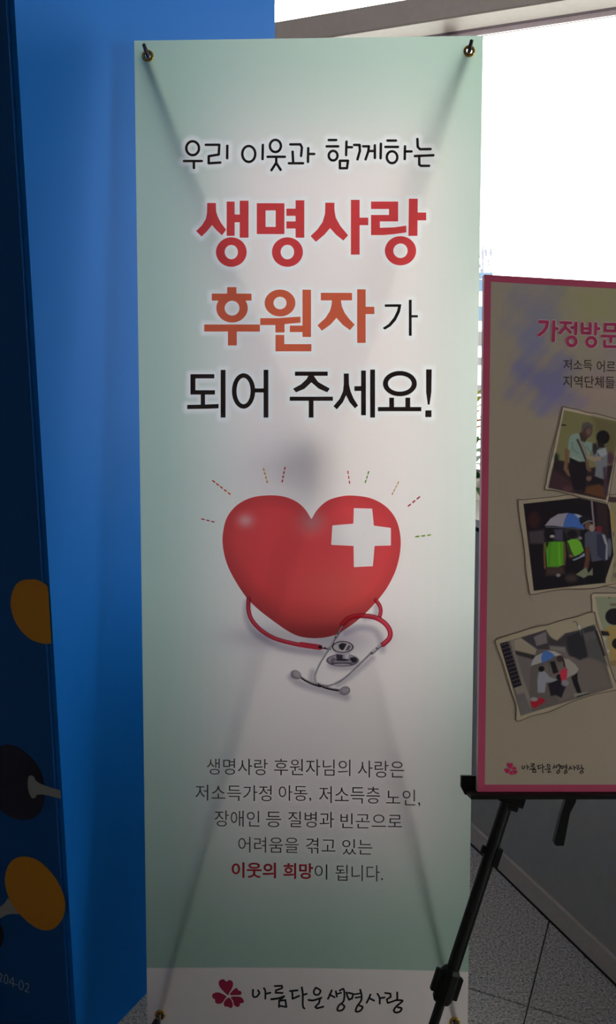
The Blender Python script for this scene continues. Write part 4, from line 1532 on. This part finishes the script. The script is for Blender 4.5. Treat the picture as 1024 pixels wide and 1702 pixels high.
print_mesh('number_print', og, FACE, .3, .0006, plain('print_number_grey', (150, 165, 190), .6), boxo)

# ------------------------------------------------------------------ potted plants on the parapet
leaf_m = {}


def leafmat(name, rgb):
    m = sheet_material(name, rgb, .35, gloss=.08, rough=.35)
    return m


LG_ = [leafmat('leaf_green', (60, 118, 40)), leafmat('leaf_olive', (165, 170, 60)), leafmat('leaf_orange', (205, 120, 60)), leafmat('leaf_dark', (34, 74, 30))]


def leaf_mesh(name, L, Wd, droop):
    n = 6
    v, f = [], []
    for i in range(n + 1):
        t = i / n
        w_ = Wd * math.sin(math.pi * (t * .92 + .04)) ** .8
        y = L * t
        z = -droop * t * t * L
        v += [(-w_, y, z + w_ * .25), (0, y, z), (w_, y, z + w_ * .25)]
    for i in range(n):
        a = i * 3
        f += [[a, a + 1, a + 4, a + 3], [a + 1, a + 2, a + 5, a + 4]]
    me = mesh(name, v, f)
    return me


def plant(name, label, base, leaves, potcol, h_pot=.07):
    t = thing(name, label, 'potted plant', loc=tuple(base))
    pot = MB().lathe(np.zeros(3), Z, [(.001, 0), (.034, 0), (.036, .003), (.044, h_pot - .012), (.048, h_pot - .010), (.048, h_pot), (.043, h_pot), (.041, h_pot - .01), (.001, h_pot - .012)], 24)
    po = link('pot', mesh('pot', pot.v, pot.f), plain('pot_glaze_' + name, potcol, .4), t, smooth=True)
    so = MB().lathe(np.zeros(3), Z, [(.001, h_pot - .011), (.041, h_pot - .011)], 16)
    link('soil', mesh('soil', so.v, so.f), plain('soil_' + name, (60, 45, 35), .95, noise=.4, scale=300), t)
    st = MB()
    for (az, tilt, z0, L, Wd, mi) in leaves:
        st.tube([(0, 0, h_pot - .02), (0.004 * math.cos(az), .004 * math.sin(az), z0)], [.0028, .0018], 6)
    link('stem', mesh('stem', st.v, st.f), leafmat('stem_' + name, (90, 105, 50)), t)
    for (az, tilt, z0, L, Wd, mi) in leaves:
        me = leaf_mesh('leaf', L, Wd, .45)
        me.transform(Matrix.Rotation(az - math.pi / 2, 4, 'Z') @ Matrix.Rotation(tilt, 4, 'X'))
        me.transform(Matrix.Translation((0, 0, z0)))
        link('leaf', me, LG_[mi], t)
    return t


rnd = random.Random(11)
lv = []
for i in range(34):
    z0 = .07 + .25 * i / 34
    mi = 1 if z0 > .25 else (2 if z0 > .19 else (0 if z0 > .12 else 3))
    lv.append((i * 2.4 + rnd.random() * .5, rnd.uniform(.1, .9), z0, rnd.uniform(.06, .10), rnd.uniform(.011, .018), mi))
for i in range(22):
    lv.append((-math.pi / 2 + rnd.uniform(-1.9, 1.9), rnd.uniform(-.9, .1), rnd.uniform(.062, .10), rnd.uniform(.05, .085), rnd.uniform(.011, .016), 0 if i % 3 else 3))
plant('croton_plant', 'croton with olive, orange and green leaves in a white pot on the parapet', np.array([.478, 2.46, .92]), lv, (225, 222, 214))
lv = []
for i in range(26):
    z0 = .06 + .12 * i / 26
    lv.append((i * 2.1 + rnd.random(), rnd.uniform(-.5, .7), z0, rnd.uniform(.05, .085), rnd.uniform(.012, .017), 0 if i % 3 else 3))
plant('ivy_plant', 'small dark green leafy plant in a brown pot nearest the parapet edge', np.array([.560, 2.30, .92]), lv, (96, 62, 48), .05)

# ------------------------------------------------------------------ outside: ground and the building across the street
g = MB().box((-300, 8, -6.3), (600, 0, 0), (0, 500, 0), (0, 0, .3)).build('ground', plain('pale_paving', (200, 198, 194), .9, noise=.1, scale=.5), kind='structure')
D = 80.0


def far(x, y):
    r = (x - 512) / F
    u = (851 - y) / F
    d = np.array([r, cp + u * sn, -sn + u * cp])
    return CAM + d * (D / d[1])


bl = thing('office_building', 'pale office building with blue-grey window bands seen past the banner edge', 'building', loc=tuple(far(780, 640) * np.array([1, 1, 0]) + np.array([0, 0, -6])))
xr, xl = far(817, 500)[0], far(560, 500)[0]
wallm = plain('building_white_render', (235, 232, 230), .8)
band = plain('building_blue_glass', (74, 90, 108), .5, spec=.1)
gband = plain('building_grey_glass', (88, 84, 86), .5, spec=.1)
MB().box((xl, D + .15, -6), (xr - xl, 0, 0), (0, 12, 0), (0, 0, far(800, 463)[2] + 6)).build('block', wallm, bl)
MB().box((xl - .2, D - .1, far(800, 463)[2]), (xr - xl + .2, 0, 0), (0, 12.4, 0), (0, 0, far(800, 453)[2] - far(800, 463)[2])).build('parapet', band, bl)
for y0, y1, mt in ((465, 484, band), (509, 533.5, band), (551, 575, gband), (594, 607, gband), (640, 655, gband)):
    z0, z1 = far(800, y1)[2], far(800, y0)[2]
    fr_ = MB().box((xl + .3, D - .02, z0), (xr - xl - .6, 0, 0), (0, .17, 0), (0, 0, z1 - z0)).build('window_band', mt, bl)
    k = 0
    x = xl + 1.2
    ml = MB()
    while x < xr - .6:
        ml.box((x, D - .10, z0), (.12, 0, 0), (0, .08, 0), (0, 0, z1 - z0))
        x += 1.6
    ml.build('window_mullions', wallm, fr_, kind='stuff')
# rooftop antennas
am = plain('antenna_grey', (100, 100, 110), .6)


def mast(pts, r, name='antenna'):
    MB().tube([far(*q) + np.array([0, 2, 0]) for q in pts], r, 8).build(name, am, bl)


mast([(803, 405), (806, 430), (806, 456)], .04)
mast([(810, 405), (810, 430), (810, 456)], .06)
mast([(810, 412), (810, 426)], .14)
mast([(815, 410), (816, 422)], .12)
mast([(824, 409), (824, 422)], .13)
mast([(815, 416), (825, 416)], .05)
mast([(818, 428), (822, 440), (826, 455)], .04)
mast([(814, 429), (824, 429)], .04)
mast([(820, 424), (819, 440), (815, 455)], .04)
mast([(809, 433), (811, 433)], .14)
MB().lathe(far(802.5, 439) + np.array([0, 2, 0]), (0, -1, 0), [(.001, 0), (.15, .03), (.19, .1), (.19, .12), (.001, .06)], 20).build('dish', am, bl)
MB().lathe(far(808, 447) + np.array([0, 2, 0]), (0.3, -1, 0), [(.001, 0), (.13, .03), (.18, .1), (.001, .06)], 20).build('dish', am, bl)
